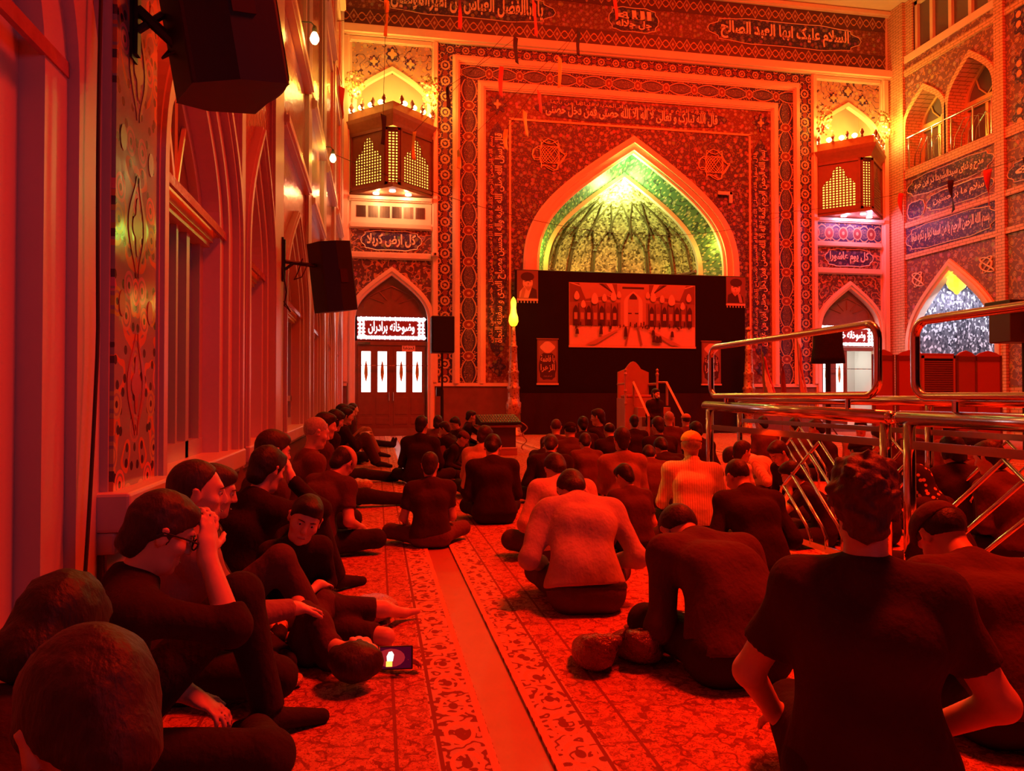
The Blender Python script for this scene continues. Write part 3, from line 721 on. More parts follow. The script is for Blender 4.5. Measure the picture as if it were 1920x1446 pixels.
q = MB(); q.plate(fw, rect(-1.5, 1.5, 11.9, 13.6), -.02, 0); q.build('glass_pane', plain('dim_window_glass', (.16,.13,.14), .06), WN)
q = MB()
for u in (-1.45, -.75, 0, .75, 1.4): q.box(u-.06, u+.06, 11.9, 13.6, 0, .1, fr=fw)
q.box(-1.5, 1.5, 11.9, 12.0, 0, .1, fr=fw); q.box(-1.5, 1.5, 13.45, 13.6, 0, .1, fr=fw); q.build('window_frame', M['marble'], WN)
# the bay nearer the camera
rp('pier_tile', M['right_tile'], 13.0, 17.0, 1.4, 13.4, .03)
for v in (11.0, 9.7, 8.45):
    q = MB()
    for dx in (0,): q.plate(fr_, [(16.45+(.42+.06*math.cos(8*t))*math.cos(t)*.75, v+(.42+.05*math.cos(8*t))*math.sin(t)) for t in np.linspace(0, 2*PI, 49)[:-1]], 0, .05)
    p = q.build('star_medallion', M['right_navy'], RW); q = MB()
    for e in (-.12, .12):
        for g in (-.13, .13): q.plate(fr_, [(16.45+e+.08*math.cos(t), v+g+.09*math.sin(t)) for t in np.linspace(0, 2*PI, 13)[:-1]], 0, .06)
    q.build('medallion_heart', M['orange_tile'], p)
cartouche(-16.9, -14.2, 6.72, 7.3, 'یا ثارالله', fr=frT, par=RW, d=.05, weight=.03, ground=M['right_navy'])
for z0, z1 in ((5.45, 5.62), (6.45, 6.62)):
    q = MB(); q.box(12.9, 17.1, z0, z1, 0, .09, fr=fr_); q.build('brick_course', M['brick'], RW)
# mirror-work recess behind the ground arch
q = MB(); q.plate(fr_, rect(17.2, 20.8, 0, 5.0), -1.7, -1.6); q.box(17.2, 17.3, 0, 5, -1.6, -.1, fr=fr_); q.box(20.7, 20.8, 0, 5, -1.6, -.1, fr=fr_); q.box(17.2, 20.8, 4.9, 5.0, -1.6, -.1, fr=fr_)
q.build('mirror_recess', M['tinsel'], RW)
area('recess_light', (XR+.9, 19.0, 4.6), (XR+1.6, 19.2, 1.5), .8, .8, 60, (.85, .85, 1))
area('recess_light', (XR+.35, 19.2, 4.4), (XR+1.6, 19.4, 2.8), .5, .5, 90, (.9, .85, 1))

# ------------------------------------------------------------------ balcony railing of the right wall
def steel_rail(name, label, pts, r): pass
R_ = tag(empty('balcony_railing', (XR-.06, 19.1, 8.3)), 'chrome railing across the two upper balcony arches on the right wall', 'railing')
q = MB(); q.tube([(0, 1.62, 1.0), (0, -1.72, 1.0)], .035, 8); q.build('handrail', M['steel'], R_)
for u in (1.55, .55, -.2, -1.0, -1.65):
    q = MB(); q.tube([(0, u, 0), (0, u, 1.0)], .022, 8); q.build('post', M['steel'], R_)
for j, (u0, u1) in enumerate(((1.5, .1), (-.1, -1.65))):
    for i in range(4):
        a = u0+(u1-u0)*(.12+.17*i); t = .16*i
        q = MB(); q.tube([(0, a-.02, .02), (0, a-.05, .35), (0, a+(u1-u0)*.25, .78-t*.2), (0, min(u0, max(u1, a+(u1-u0)*.42)), .74-t*.5), (0, a+(u1-u0)*.44, .05)], .014, 6)
        q.build('bent_bar', M['steel'], R_)

# ------------------------------------------------------------------ lanterns (latticed oriel boxes) of the two side bays
LATT = glow('lit_lattice_backing', (1, .66, .10), 1.7, (.9,.8,.5))
BULB = glow('lit_bulb', (1, .78, .30), 14.0, (1,.9,.7))
def lantern(c, side):
    T = tag(empty('oriel_lantern', (c, W, 6.90)), 'latticed wooden oriel lantern lit from within on the %s bay of the tiled wall' % side, 'lantern'); T.scale.z = .83
    PL = [(-1.16, -.06), (-.20, -.92), (.20, -.92), (1.16, -.06)]
    q = MB()
    q.plate(lambda u, v, d: (u, v, d), [(-1.2, -.03), (0, -1.16), (1.2, -.03)], -.05, .06, back=True); q.build('base', M['wood'], T)
    def face(p0, p1, pieces, wd):
        p0, p1 = Vector((*p0, 0)), Vector((*p1, 0)); ex = (p1-p0).normalized(); nz = Vector((ex.y, -ex.x, 0)); L = (p1-p0).length
        f = lambda u, v, d: tuple(p0+ex*u+nz*d+Vector((0, 0, v)))
        q = MB(); sh = pieces(L)
        q.plate(f, rect(0, L, .06, 2.0), -.03, .0, [sh]); q.box(0, .06, .06, 2.0, 0, .04, fr=f); q.box(L-.06, L, .06, 2.0, 0, .04, fr=f); q.box(0, L, .06, .16, 0, .04, fr=f); q.box(0, L, 1.9, 2.0, 0, .04, fr=f)
        o = q.build('lattice_panel', M['wood'], T)
        q = MB(); q.plate(f, rect(.02, L-.02, .1, 1.95), -.12, -.10); q.build('lit_backing', LATT, o)
        q = MB(); us = [p_[0] for p_ in sh]; st = .098
        for u in np.arange(min(us), max(us), st): q.box(u-.02, u+.02, .1, 1.92, -.03, -.012, fr=f)
        for v in np.arange(.12, 1.9, st): q.box(min(us), max(us), v-.02, v+.02, -.028, -.010, fr=f)
        q.build('lattice', plain('lattice_wood', (.16,.06,.03), .5), o)
    big = lambda L: [(.16, .2), (.16, 1.05), (.28, 1.25), (.40, 1.32), (L/2-.16, 1.62), (L/2, 1.82), (L/2+.16, 1.62), (L-.40, 1.32), (L-.28, 1.25), (L-.16, 1.05), (L-.16, .2)]
    small = lambda L: rect(.07, L-.07, .16, 1.85)
    face(PL[0], PL[1], big, 1); face(PL[1], PL[2], small, 0); face(PL[2], PL[3], big, 1)
    q = MB(); pl = [(-1.26, 0), (0, -1.22), (1.26, 0)]; f0 = lambda u, v, d: (u, v, d)
    sc = lambda k: [(u*k, v*k) for u, v in pl]
    prev = None
    for k, z in ((.93, 1.98), (.98, 2.1), (1.10, 2.3), (1.14, 2.42), (1.05, 2.44), (1.05, 2.72)):
        ring_ = [(u, v, z) for u, v in sc(k)]
        if prev: q.strip(prev, ring_)
        prev = ring_
    q.plate(f0, sc(1.05), 2.70, 2.72, back=True); q.build('cornice', plain('gilded_cornice', (.34,.16,.07), .45, var=.3, scale=10), T)
    for s in (-1, 1):
        for i in range(4):
            q = MB(); t = (i+.6)/4.4; u, v = s*1.26*1.05*(1-t), -1.22*1.05*t
            q.lathe([(.0, 2.72), (.05, 2.74), (.03, 2.8), (.07, 2.9), (.02, 3.02), (.0, 3.05)], (u, v, 0), 8)
            q.build('finial', M['wood'], T)
    for s in (-1, 1):
        for i in range(4):
            t = (i+.2)/4.4; u, v = s*1.2*(1-t), -1.12*t
            q = MB(); q.ball((u, v, 2.86), .085, 10); q.lathe([(.03, 2.72), (.03, 2.79)], (u, v, 0), 8); q.build('bulb', BULB, T, smooth=True)
        point('lantern_light', (c+s*1.0, W-.50, 9.66), 88, WARM, .12)
    point('lantern_light', (c, W-.42, 9.6), 72, WARM, .12)
    for u in (-.45, 0, .45):
        q = MB(); q.lathe([(.09, -.10), (.09, -.05)], (u, -.42 if u else -.75, 0), 12); q.build('downlight', glow('downlight_glass', (1,.8,.7), 2.5), T)
    for u in (-.4, .4): point('lantern_downlight', (c+u, W-.52, 6.74), 34, (1, .36, .12) if side == 'left' else (1, .28, .5), .05)
    # posies tied at both ends of the lit balcony
    for s in (-1, 1):
        B = tag(empty('flower_posy', (c+s*1.05, W-.36, 9.75)), 'posy of small flowers at the %s end of the %s lantern balcony' % ('left' if s < 0 else 'right', side), 'flowers')
        g = MB(); rr = random.Random(int(c*10)+s)
        for i in range(46):
            a, b_, r = rr.uniform(0, 6.28), rr.uniform(-1, 1), .33*rr.random()**.5
            g.ball((r*math.cos(a)*.8, r*.5*math.sin(a)*.6, b_*.42+.1), (.035, .03, .045), 6)
        g.build('leaves', plain('posy_leaf', (.25,.2,.08), .6), B)
        g = MB()
        for i in range(14):
            a, b_, r = rr.uniform(0, 6.28), rr.uniform(-1, 1), .34*rr.random()**.5
            g.ball((r*math.cos(a)*.8, -.1+r*.5*math.sin(a)*.6, b_*.4+.1), (.05, .04, .05), 7)
        g.build('blossoms', plain('posy_bloom', (.8,.3,.25), .6), B)
lantern(CB[0], 'left'); lantern(CB[1], 'right')
# ------------------------------------------------------------------ carpets
def carpet_mat(name, x0, x1, dark):
    m = Mat(name, .95, 0, .1); x, y, z = m.xyz(); p = m.vec(x, y)
    g, l, dk = (.52,.21,.12), (.66,.34,.2), (.22,.07,.04)
    n = m.noise(4, p, 3, .7); vines = ((n*7).frac()-.5).abs() < .12
    c = m.mix(vines, g, dk); d = m.voro(3.2, p)
    v2 = m.voro(11, p); c = m.mix(d < .13, c, m.mix(.6, dk, g)); c = m.mix(d < .05, c, l); c = m.mix(v2 < .24, c, m.mix(.6, l, g)); n3 = m.noise(13, p, 3, .7); c = m.mix(((n3*9).frac()-.5).abs() < .12, c, m.mix(.2, dk, g)); n4 = m.noise(34, p, 2, .6); c = m.mix(n4 > .60, c, m.mix(.35, dk, g)); c = m.mix(n4 < .36, c, m.mix(.3, l, g))
    for side in (0, 1):
        e = (x-x0) if side == 0 else (x1-x); w = (e/.17)
        mot = ((y/.21).frac()-.5)*2; r = (mot*mot*.38+(w-.55)*(w-.55)*2.6).sqrt()
        bc = m.mix(((n*9).frac()-.5).abs() < .16, (.55,.38,.27), dk)
        bc = m.mix((r-.42).abs() < .07, bc, l); bc = m.mix(r < .16, bc, dk)
        bc = m.mix((w-.98).abs() < .04, bc, dk); bc = m.mix((w-.08).abs() < .07, bc, l)
        c = m.mix(e < .18, c, bc)
        c = m.mix((e-.30).abs() < .006, c, dk)
    m.color(c); m.bump(m.noise(260, None, 2), .5, .006); return m.m
strips = [(XL+.14, .36, 'worn carpet runner laid along the windowed wall'), (.52, 3.2, 'patterned carpet under the rows of seated men in the middle'), (3.36, 6.6, 'patterned carpet under the railings on the right'), (6.75, 10.2, 'patterned carpet beyond the railings'), (10.3, 16.3, 'patterned carpet before the far right wall')]
for x0, x1, lab in strips:
    q = MB(); q.box(x0, x1, -2.5, W-.45, 0, .012)
    tag(q.build('carpet', carpet_mat('carpet_weave', x0, x1, 0)), lab, 'carpet')

# ------------------------------------------------------------------ the black hanging before the niche and what hangs on it
YC = 21.15
q = MB(); q.plate(lambda u, v, d: (u, YC-d, v), rect(3.95, 11.12, 1.1, 4.80), 0, .03, back=True)
CT = tag(empty('curtain_backdrop', (0, 0, 0)), 'wide black cloth backdrop hung across the tiled niche', 'backdrop')
q.build('cloth_panel', cloth('black_backdrop', (.012,.006,.007), fold=.2, sc=2), CT)
q = MB()
def drape(u, v):
    x = 4.05+7.0*u; z = 1.2*(1-v)
    return (x, YC-.14-.05*math.sin(x*9+1.5*math.sin(x*1.7)+v*2)-.05*math.sin(x*3.1+v*3)*v-.06*v, z+.02)
q.grid(drape, 160, 14); q.build('skirt', cloth('black_skirt', (.03,.012,.012), fold=.3, sc=3), CT, smooth=True)
q = MB()
for x in (3.95, 11.12): q.tube([(x, YC+.03, 0), (x, YC+.03, 4.82)], .03, 8)
q.tube([(3.9, YC+.03, 4.8), (11.17, YC+.03, 4.8)], .03, 8); q.build('frame_pole', M['black'], CT)
fc = lambda u, v, d: (u, YC-.03-d, v)
INK = [plain('print_light', (.62,.45,.38), .7), plain('print_mid', (.26,.13,.1), .7), plain('print_dark', (.05,.02,.02), .7), plain('print_pale', (.42,.25,.2), .7), plain('print_dim', (.20,.09,.08), .7)]
# printed picture of a domed prayer hall
PC = tag(empty('picture_banner', (0,0,0)), 'wide printed picture of an arcaded courtyard hung in the middle of the black backdrop', 'banner')
x0, x1, z0, z1 = 5.54, 9.49, 2.60, 4.49; xc = (x0+x1)/2
q = MB(); D = [0]
def sh(pts, m, mir=False):
    D[0] += .0006; q.plate(fc, pts, .012+D[0], .012+D[0], m=m)
    if mir: D[0] += .0006; q.plate(fc, [(2*xc-a, v) for a, v in pts[::-1]], .012+D[0], .012+D[0], m=m)
q.box(x0, x1, 0, .012, z0, z1, 3, fr=lambda a, b_, d: fc(a, d, b_))
sh(rect(x0+.02, x1-.02, z0+.04, z0+.62), 0); sh(rect(x0+.02, x1-.02, z0+.62, z0+1.32), 1)
sh([(x0+.02, z1-.02), (x0+.02, z0+1.3), (xc-.5, z0+1.42), (xc-.5, z1-.02)], 4, True)
for i in range(5): sh([(x0+.02+i*.28, z1-.02), (x0+.12+i*.30, z1-.02), (xc-.55, z0+1.46+i*.03), (xc-.6, z0+1.44+i*.03)], (0, 2)[i % 2], True)
sh([(x0+.3, z1-.02), (x0+.9, z1-.02), (x0+1.4, z0+1.55), (x0+.5, z0+1.40)], 3, True)
sh(rect(xc-.40, xc+.40, z0+.6, z1-.04), 3); sh(rect(xc-.34, xc+.34, z1-.16, z1-.1), 2)
sh(ogive(xc, .29, z0+.62, z0+1.3, z0+1.66, 6), 0); sh(ogive(xc, .17, z0+.62, z0+1.35, z0+1.62, 6), 3); sh(ogive(xc, .12, z0+1.42, z0+1.44, z0+1.6, 5), 2)
sh(rect(xc-.16, xc-.05, z0+.98, z0+1.02), 2); sh(rect(xc+.05, xc+.16, z0+.98, z0+1.02), 2)
for i in range(7):
    a = xc-.58-i*.2; sh(ogive(a, .075, z0+.62, z0+1.05+.0*i, z0+1.22, 4), (2, 4)[i % 2], True); sh(rect(a+.085, a+.105, z0+.6, z0+1.28), 2, True); sh(rect(a-.05, a+.05, z0+.8, z0+1.0), 3, True)
for i, (dx, dz, s) in enumerate(((.45, 1.55, .8), (.62, 1.5, 1.1), (.9, 1.45, .9), (1.2, 1.42, 1.3), (1.55, 1.25, .9), (1.75, 1.5, 1.0))):
    sh([(xc-dx+s*.08*math.sin(t)*(1-.35*math.cos(t)), z0+dz+s*.13*math.cos(t)) for t in np.linspace(0, 2*PI, 17)[:-1]], 0, True)
sh([(xc-.15, z0+.62), (xc-.28, z0+.05), (xc-.22, z0+.05), (xc-.1, z0+.62)], 1, True)
sh([(xc-.55, z0+.5), (xc-1.5, z0+.05), (xc-1.2, z0+.05), (xc-.45, z0+.5)], 3, True)
rr = random.Random(3)
for i in range(46):
    a = rr.uniform(x0+.1, x1-.1); v = z0+rr.uniform(.5, .66); h_ = rr.uniform(.06, .13); sh(rect(a-.018, a+.018, v, v+h_), 2)
for a, v, h_ in ((xc-.26, .3, .3), (xc-1.02, .36, .24), (xc+.62, .14, .2), (xc+.72, .12, .2), (xc+.82, .13, .2), (xc+1.2, .3, .18), (xc-1.75, .36, .16), (xc+.6, .35, .16)):
    sh([(a-.055, z0+v), (a+.055, z0+v), (a+.04, z0+v+h_*.8), (a+.02, z0+v+h_), (a-.02, z0+v+h_), (a-.04, z0+v+h_*.8)], 2)
q.build('printed_cloth', INK, PC)
q = MB(); q.box(x0-.01, x1+.01, 0, .03, z0-.03, z0+.03, fr=lambda a, b_, d: fc(a, d, b_)); q.build('hem_bar', INK[0], PC)
# two portrait posters
def poster(u0, side, flip):
    P_ = tag(empty('portrait_poster', (0,0,0)), 'fringed poster of a bearded turbaned person at the %s end of the backdrop' % side, 'poster')
    q = MB(); D = [0]; fx = (lambda a: u0+.63-a) if flip else (lambda a: u0+a); z = 3.97
    def s(pts, m): D[0] += .001; q.plate(fc, [(fx(a), z+v) for a, v in pts], .02+D[0], .02+D[0], m=m)
    q.box(u0, u0+.63, z, z+.82, 0, .02, 4, fr=fc)
    s([(.06,.02),(.58,.02),(.56,.22),(.42,.34),(.20,.34),(.08,.20)], 2 if flip else 0)
    s([(.34,.02),(.60,.02),(.58,.26),(.44,.33)], 2)
    s([(.32+.15*math.cos(t), .46+.19*math.sin(t)) for t in np.linspace(0, 2*PI, 21)[:-1]], 0)
    s([(.20,.42),(.26,.30),(.34,.22),(.42,.30),(.45,.42),(.40,.36),(.34,.34),(.26,.36)], 3)
    s([(.31+.2*math.cos(t), .64+.13*math.sin(t)) for t in np.linspace(0, 2*PI, 21)[:-1]], 2)
    s([(.22,.50),(.29,.515),(.29,.50),(.22,.485)], 2); s([(.36,.515),(.43,.50),(.43,.485),(.36,.50)], 2)
    s([(.33,.47),(.36,.42),(.31,.41)], 1); s([(.29,.37),(.37,.37),(.33,.355)], 1)
    s([(.10,.03),(.2,.03),(.26,.28),(.22,.33),(.16,.28)] , 3)
    q.build('printed_cloth', INK, P_)
    q = MB()
    q.box(u0, u0+.63, z-.06, z, 0, .02, 0, fr=fc)
    for i in range(7): q.ball(fc(u0+.03+i*.095, z-.10, .02), (.02, .015, .035), 6)
    q.build('fringe', INK, P_)
poster(3.98, 'left', False); poster(10.5, 'right', True)
def banner(u0, side):
    B = tag(empty('text_banner', (0,0,0)), 'narrow upright cloth banner with white script low on the %s of the backdrop' % side, 'banner')
    q = MB(); q.box(u0, u0+.62, 1.50, 2.80, 0, .02, 4, fr=fc)
    q.plate(fc, rect(u0+.05, u0+.57, 1.56, 2.74), .02, .024, m=1); q.plate(fc, lobed(u0+.31, 2.0, .5, .78), .024, .028, m=2)
    q.plate(fc, [(u0+.31+.2*math.sin(t)*(1+.15*math.cos(4*t)), 2.56+.17*math.cos(t)) for t in np.linspace(0, 2*PI, 25)[:-1]], .024, .028, m=0)
    q.build('printed_cloth', INK, B)
    lettering('یا فاطمة|الزهرا', (u0+.10, u0+.52, 1.82, 2.34), fc, .028, INK[0], B, lines=2, depth=.003, weight=.015)
    lettering('السلام علیک', (u0+.18, u0+.44, 1.68, 1.74), fc, .028, INK[3], B, depth=.003)
    q = MB(); q.box(u0-.02, u0+.64, 1.46, 1.51, 0, .04, 0, fr=fc); q.box(u0-.02, u0+.64, 2.79, 2.82, 0, .04, 1, fr=fc); q.build('hanging_rod', INK, B)
banner(4.58, 'left'); banner(9.69, 'right')
# tall torch shaped pillars at both ends of the backdrop
def torch(x, y, lit):
    T = tag(empty('torch_pillar', (x, y, 0)), 'tall tapering torch pillar %s of the black backdrop' % ('with a glowing yellow flame lamp at the left end' if lit else 'with an unlit top at the right end'), 'torch')
    m = Mat('chased_brass', .35, .5); v = m.voro(14, dim='3D'); m.color(m.mix(v < .35, (.55,.33,.2), (.28,.12,.07))); m.bump(v, .5, .02)
    q = MB(); q.lathe([(.30, .0), (.30, .08), (.22, .12), (.12, .5), (.14, .62), (.21, .66), (.22, .95), (.17, 1.0), (.165, 1.3), (.185, 1.33), (.185, 1.38), (.15, 1.42), (.14, 1.75), (.155, 1.77), (.155, 1.82), (.125, 1.86), (.10, 2.45), (.115, 2.48), (.115, 2.52), (.085, 2.56), (.06, 2.9), (.05, 3.08)], n=20)
    q.build('shaft', m.m, T, smooth=True)
    if lit:
        q = MB(); q.lathe([(.05, 3.08), (.10, 3.12), (.14, 3.22), (.13, 3.34), (.09, 3.46), (.075, 3.6), (.085, 3.75), (.06, 3.84), (.0, 3.92)], n=16)
        q.build('flame_lamp', glow('flame_glow', (1, .72, .02), 1.5), T, smooth=True)
        point('torch_light', (x, y-.35, 3.5), 6, (1, .7, .1), .1)
    else:
        q = MB(); q.lathe([(.05, 3.08), (.10, 3.1), (.08, 3.16), (.0, 3.2)], n=12); q.build('cap', m.m, T)
torch(3.74, 20.35, True); torch(10.83, 20.35, False)
# ------------------------------------------------------------------ pulpit
P = tag(empty('pulpit', (6.25, 17.1, 0)), 'high backed wooden pulpit with steps and sloping handrails before the black backdrop', 'pulpit')
PW = plain('pulpit_wood', (.40,.20,.13), .4, var=.2, scale=5)
fp = lambda u, v, d: (u, .45-d, v)
q = MB(); q.plate(fp, [(-.40, 1.0), (.40, 1.0), (.40, 1.72), (.30, 1.76), (.20, 1.80), (.13, 1.9), (.06, 1.97), (0, 1.99), (-.06, 1.97), (-.13, 1.9), (-.20, 1.80), (-.30, 1.76), (-.40, 1.72)], -.05, 0, back=True)
q.build('backrest', PW, P)
q = MB(); q.box(-.42, .42, -.15, .5, 0, 1.08); q.build('platform', PW, P, bevel=.01)
q = MB(); q.box(-.36, .36, -.15, .4, 1.08, 1.16); q.build('seat_cushion', plain('cushion_red', (.4,.12,.08), .9), P, bevel=.03)
for s in (-1, 1):
    q = MB(); q.lathe([(.03, .0), (.03, .9), (.045, .95), (.03, 1.0), (.03, 1.2), (.045, 1.25), (.025, 1.3), (.03, 1.6), (.045, 1.66), (.02, 1.7), (.035, 1.76), (.0, 1.8)], (s*.40, -.12, 0), 10); q.build('post', PW, P)
    q = MB(); q.tube([(s*.40, -.12, 1.42), (s*.40, .45, 1.42)], .03, 8); q.build('armrest', PW, P)
for i in range(4):
    q = MB(); q.box(-.20, .62, -.15-(i+1)*.26, -.15-i*.26, 0, .86-i*.22); q.build('step', PW, P, bevel=.008)
for x in (-.20, .64):
    q = MB(); q.tube([(x, -.12, 1.46), (x, -1.15, .66)], .036, 4); q.build('handrail', plain('rail_wood', (.62,.36,.22), .4), P)
    q = MB(); q.tube([(x, -1.12, 0), (x, -1.12, .68)], .03, 6); q.build('newel', PW, P); q = MB(); q.tube([(x, -.14, .9), (x, -.14, 1.46)], .03, 6); q.build('newel', PW, P)
q = MB(); q.tube([(.38, -.12, 1.46), (.64, -.12, 1.46)], .025, 4); q.build('handrail', PW, P)

# ------------------------------------------------------------------ loudspeakers
GR = plain('speaker_grille', (.035,.025,.025), .35)
def cabinet(o, w, d, h, yaw, tilt=0):
    """speaker box: front looks to local -y"""
    R = Matrix.Rotation(yaw, 4, 'Z') @ Matrix.Rotation(tilt, 4, 'X')
    q = MB(); f = lambda x, y, z: R @ Vector((x, y, z))
    out = [(-w/2, -d*.42), (w/2, -d*.42), (w/2, d*.1), (w*.3, d*.5), (-w*.3, d*.5), (-w/2, d*.1)]
    q.plate(lambda a, b_, z: f(a, b_, z), out, -h/2, h/2, back=True); q.build('cabinet', M['black'], o, bevel=.015)
    q = MB(); n = 10
    q.grid(lambda a, b_: f((a-.5)*w*.94, -d*.43-d*.09*math.sin(PI*a), (b_-.5)*h*.94), n, 4); q.grid(lambda a, b_: f((a-.5)*w*.94, -d*.43-d*.09*math.sin(PI*a)*b_, h*.47), n, 1); q.grid(lambda a, b_: f((a-.5)*w*.94, -d*.43-d*.09*math.sin(PI*a)*b_, -h*.47), n, 1)
    q.build('grille', GR, o, smooth=True)
    q = MB(); q.obox(R @ Matrix.Translation((0, -d*.53, -h*.36)), w*.16, .006, .03); q.build('badge', M['steel'], o)
    for s in (-1, 1): q = MB(); q.obox(R @ Matrix.Translation((s*w*.5, -d*.05, 0)), .012, .09, .14); q.build('handle', M['ink'], o)
def bracket(o, wall, tip, cable):
    q = MB(); x, y, z = wall; q.box(x, x+.02, y-.035, y+.035, z-.22, z+.22); q.box(x+.02, x+.035, y-.02, y+.02, z-.2, z+.2); q.build('wall_plate', M['black'], o)
    q = MB(); q.tube([(x+.03, y, z-.02), tip], .022, 8); q.tube([(x+.03, y, z-.10), (x+.12, y, z-.03)], .015, 6); q.ball(tip, .04, 8); q.build('arm', M['black'], o)
    q = MB(); q.tube([(x+.2, y+.02, z+.02), (x+.15, y+.05, z-.12), (x+.12, y, z-.2), (x+.2, y-.05, z-.18), (x+.25, y, z-.05), tip], .006, 5); q.build('cable', M['ink'], o)
S = tag(empty('wall_speaker', (-.62, 3.08, 2.62)), 'large black loudspeaker on a wall arm above the nearest tiled pier', 'speaker')
cabinet(S, .40, .38, .64, math.radians(118), math.radians(-10)); bracket(S, (XL+.075+.62, -.02, .0), (-.10, -.03, -.20), 0)
q = MB(); q.tube([(-.40, -.03, .4), (-.36, .0, .3), (-.42, .02, .18), (-.34, 0, .12), (-.40, -.02, .22), (-.36, 0, .05), (-.16, -.02, -.15)], .006, 5); q.build('cable', M['ink'], S)
S = tag(empty('wall_speaker', (-.48, 8.0, 2.36)), 'black loudspeaker on a wall arm beside the third arched window', 'speaker')
cabinet(S, .40, .36, .72, math.radians(128), math.radians(-8)); bracket(S, (XL+.07+.48, -.25, .13), (-.06, -.05, .1), 0)
q = MB(); q.tube([(-.46, -.3, .05), (-.42, -.3, -.2), (-.44, -.28, -.34), (-.38, -.3, -.4), (-.44, -.33, -.3)], .008, 5); q.build('cable', M['ink'], S)
S = tag(empty('stand_speaker', (1.29, 15.0, 0)), 'black loudspeaker on a pole stand beside the left door', 'speaker')
q = MB(); q.tube([(0, 0, .1), (0, 0, 1.25)], .035, 8); q.tube([(0, 0, 1.2), (0, 0, 2.0)], .022, 8); q.build('pole', M['black'], S)
for i in range(3):
    a = i*2.094+.4; q = MB(); q.tube([(0, 0, .62), (.45*math.cos(a), .45*math.sin(a), .02)], .016, 6); q.build('leg', M['black'], S)
k = empty('speaker_box', (0, -.02, 2.36), 0, S)
for o in (k,): 
    q = MB(); q.box(-.23, .23, -.18, .18, -.37, .37); q.build('cabinet', M['black'], o, bevel=.02); q = MB(); q.box(-.20, .20, -.20, -.18, -.34, .34); q.build('grille', GR, o)
q = MB(); q.box(-.12, .0, -.10, .05, 1.12, 1.3); q.build('cable_box', M['black'], S)
S = tag(empty('stand_speaker', (8.9, 13.5, 0)), 'loudspeaker under a black cloth cover on a stand before the right door', 'speaker')
q = MB(); q.tube([(0, 0, .1), (0, 0, 1.9)], .05, 8); q.build('pole', M['black'], S)
for i in range(3):
    a = i*2.094+.9; q = MB(); q.tube([(0, 0, .62), (.45*math.cos(a), .45*math.sin(a), .02)], .016, 6); q.build('leg', M['black'], S)
q = MB(); q.lathe([(.34, 1.78), (.33, 1.9), (.30, 2.1), (.29, 2.4), (.27, 2.46), (.0, 2.48)], n=14, sx=1, sy=.8); q.build('cloth_cover', cloth('cover_black', (.02,.012,.012)), S, smooth=True)
S = tag(empty('raised_speaker', (11.9, 12.0, 0)), 'dark loudspeaker raised high beside the silvery arch on the right', 'speaker')
q = MB(); q.tube([(.1, 0, 0), (.1, 0, 2.2)], .05, 8); q.box(-.25, .45, -.3, .3, 0, .06); q.build('pole', M['black'], S)
q = MB(); q.box(-.45, .55, -.25, .25, 2.12, 2.75); q.build('cabinet', plain('speaker_brown', (.05,.03,.03), .4), S, bevel=.02)
q = MB(); q.box(-.5, .6, -.3, .3, 2.75, 2.9); q.build('lid', M['black'], S, bevel=.02)
q = MB(); q.lathe([(.0, .0), (.1, .01), (.2, .05), (.22, .05)], n=20, mat=Matrix.Translation((.05, -.25, 2.42)) @ Matrix.Rotation(PI/2, 4, 'X')); q.build('cone', plain('cone_red', (.10,.04,.04), .4), S, smooth=True)
# ------------------------------------------------------------------ folding screen and air cooler at the right
S = tag(empty('folding_screen', (11.0, 14.2, 0)), 'row of scalloped red partition panels standing behind the railings', 'partition')
RP = plain('partition_red', (.42,.10,.08), .6)
for i, (x, y, a) in enumerate(((-.30, .05, 12), (.36, .05, -14), (1.78, .10, 10), (2.34, .10, -10))):
    pn = empty('screen_panel', (x, y, 0), math.radians(a), S)
    w = .30
    q = MB(); f = lambda u, v, d: (u, -d, v)
    q.plate(f, [(-w, .05), (w, .05), (w, 2.0), (w*.6, 2.08), (0, 2.13), (-w*.6, 2.08), (-w, 2.0)], -.02, .02, back=True); q.build('board', RP, pn)
    q = MB(); q.box(-w, -w+.05, -.03, .03, .0, 2.02); q.box(w-.05, w, -.03, .03, 0, 2.02); q.box(-w, w, -.03, .03, .05, .12); q.box(-w, w, -.03, .03, 1.9, 2.0); q.build('frame', plain('partition_wood', (.18,.06,.05), .4), pn)
A = tag(empty('air_cooler', (11.95, 14.2, 0)), 'louvred air cooler standing between the red partition panels', 'air cooler')
q = MB(); q.box(-.42, .42, -.05, .45, .0, 2.05); q.build('casing', plain('cooler_case', (.28,.10,.09), .5), A, bevel=.02)
q = MB()
for i in range(18): q.obox(Matrix.Translation((0, -.07, 1.05+i*.048)) @ Matrix.Rotation(.6, 4, 'X'), .70, .012, .04)
q.build('louvre', plain('louvre_metal', (.30,.16,.14), .4), A); q = MB(); q.box(-.37, .37, -.06, -.05, .98, 1.96); q.build('dark_vent', M['ink'], A)
q = MB(); q.box(-.40, .40, -.09, -.05, 1.94, 2.0); q.box(-.40, .40, -.09, -.05, .94, 1.0); q.box(-.40, -.36, -.09, -.05, .94, 2.0); q.box(.36, .40, -.09, -.05, .94, 2.0); q.build('vent_frame', plain('cooler_trim', (.5,.2,.15), .4), A)
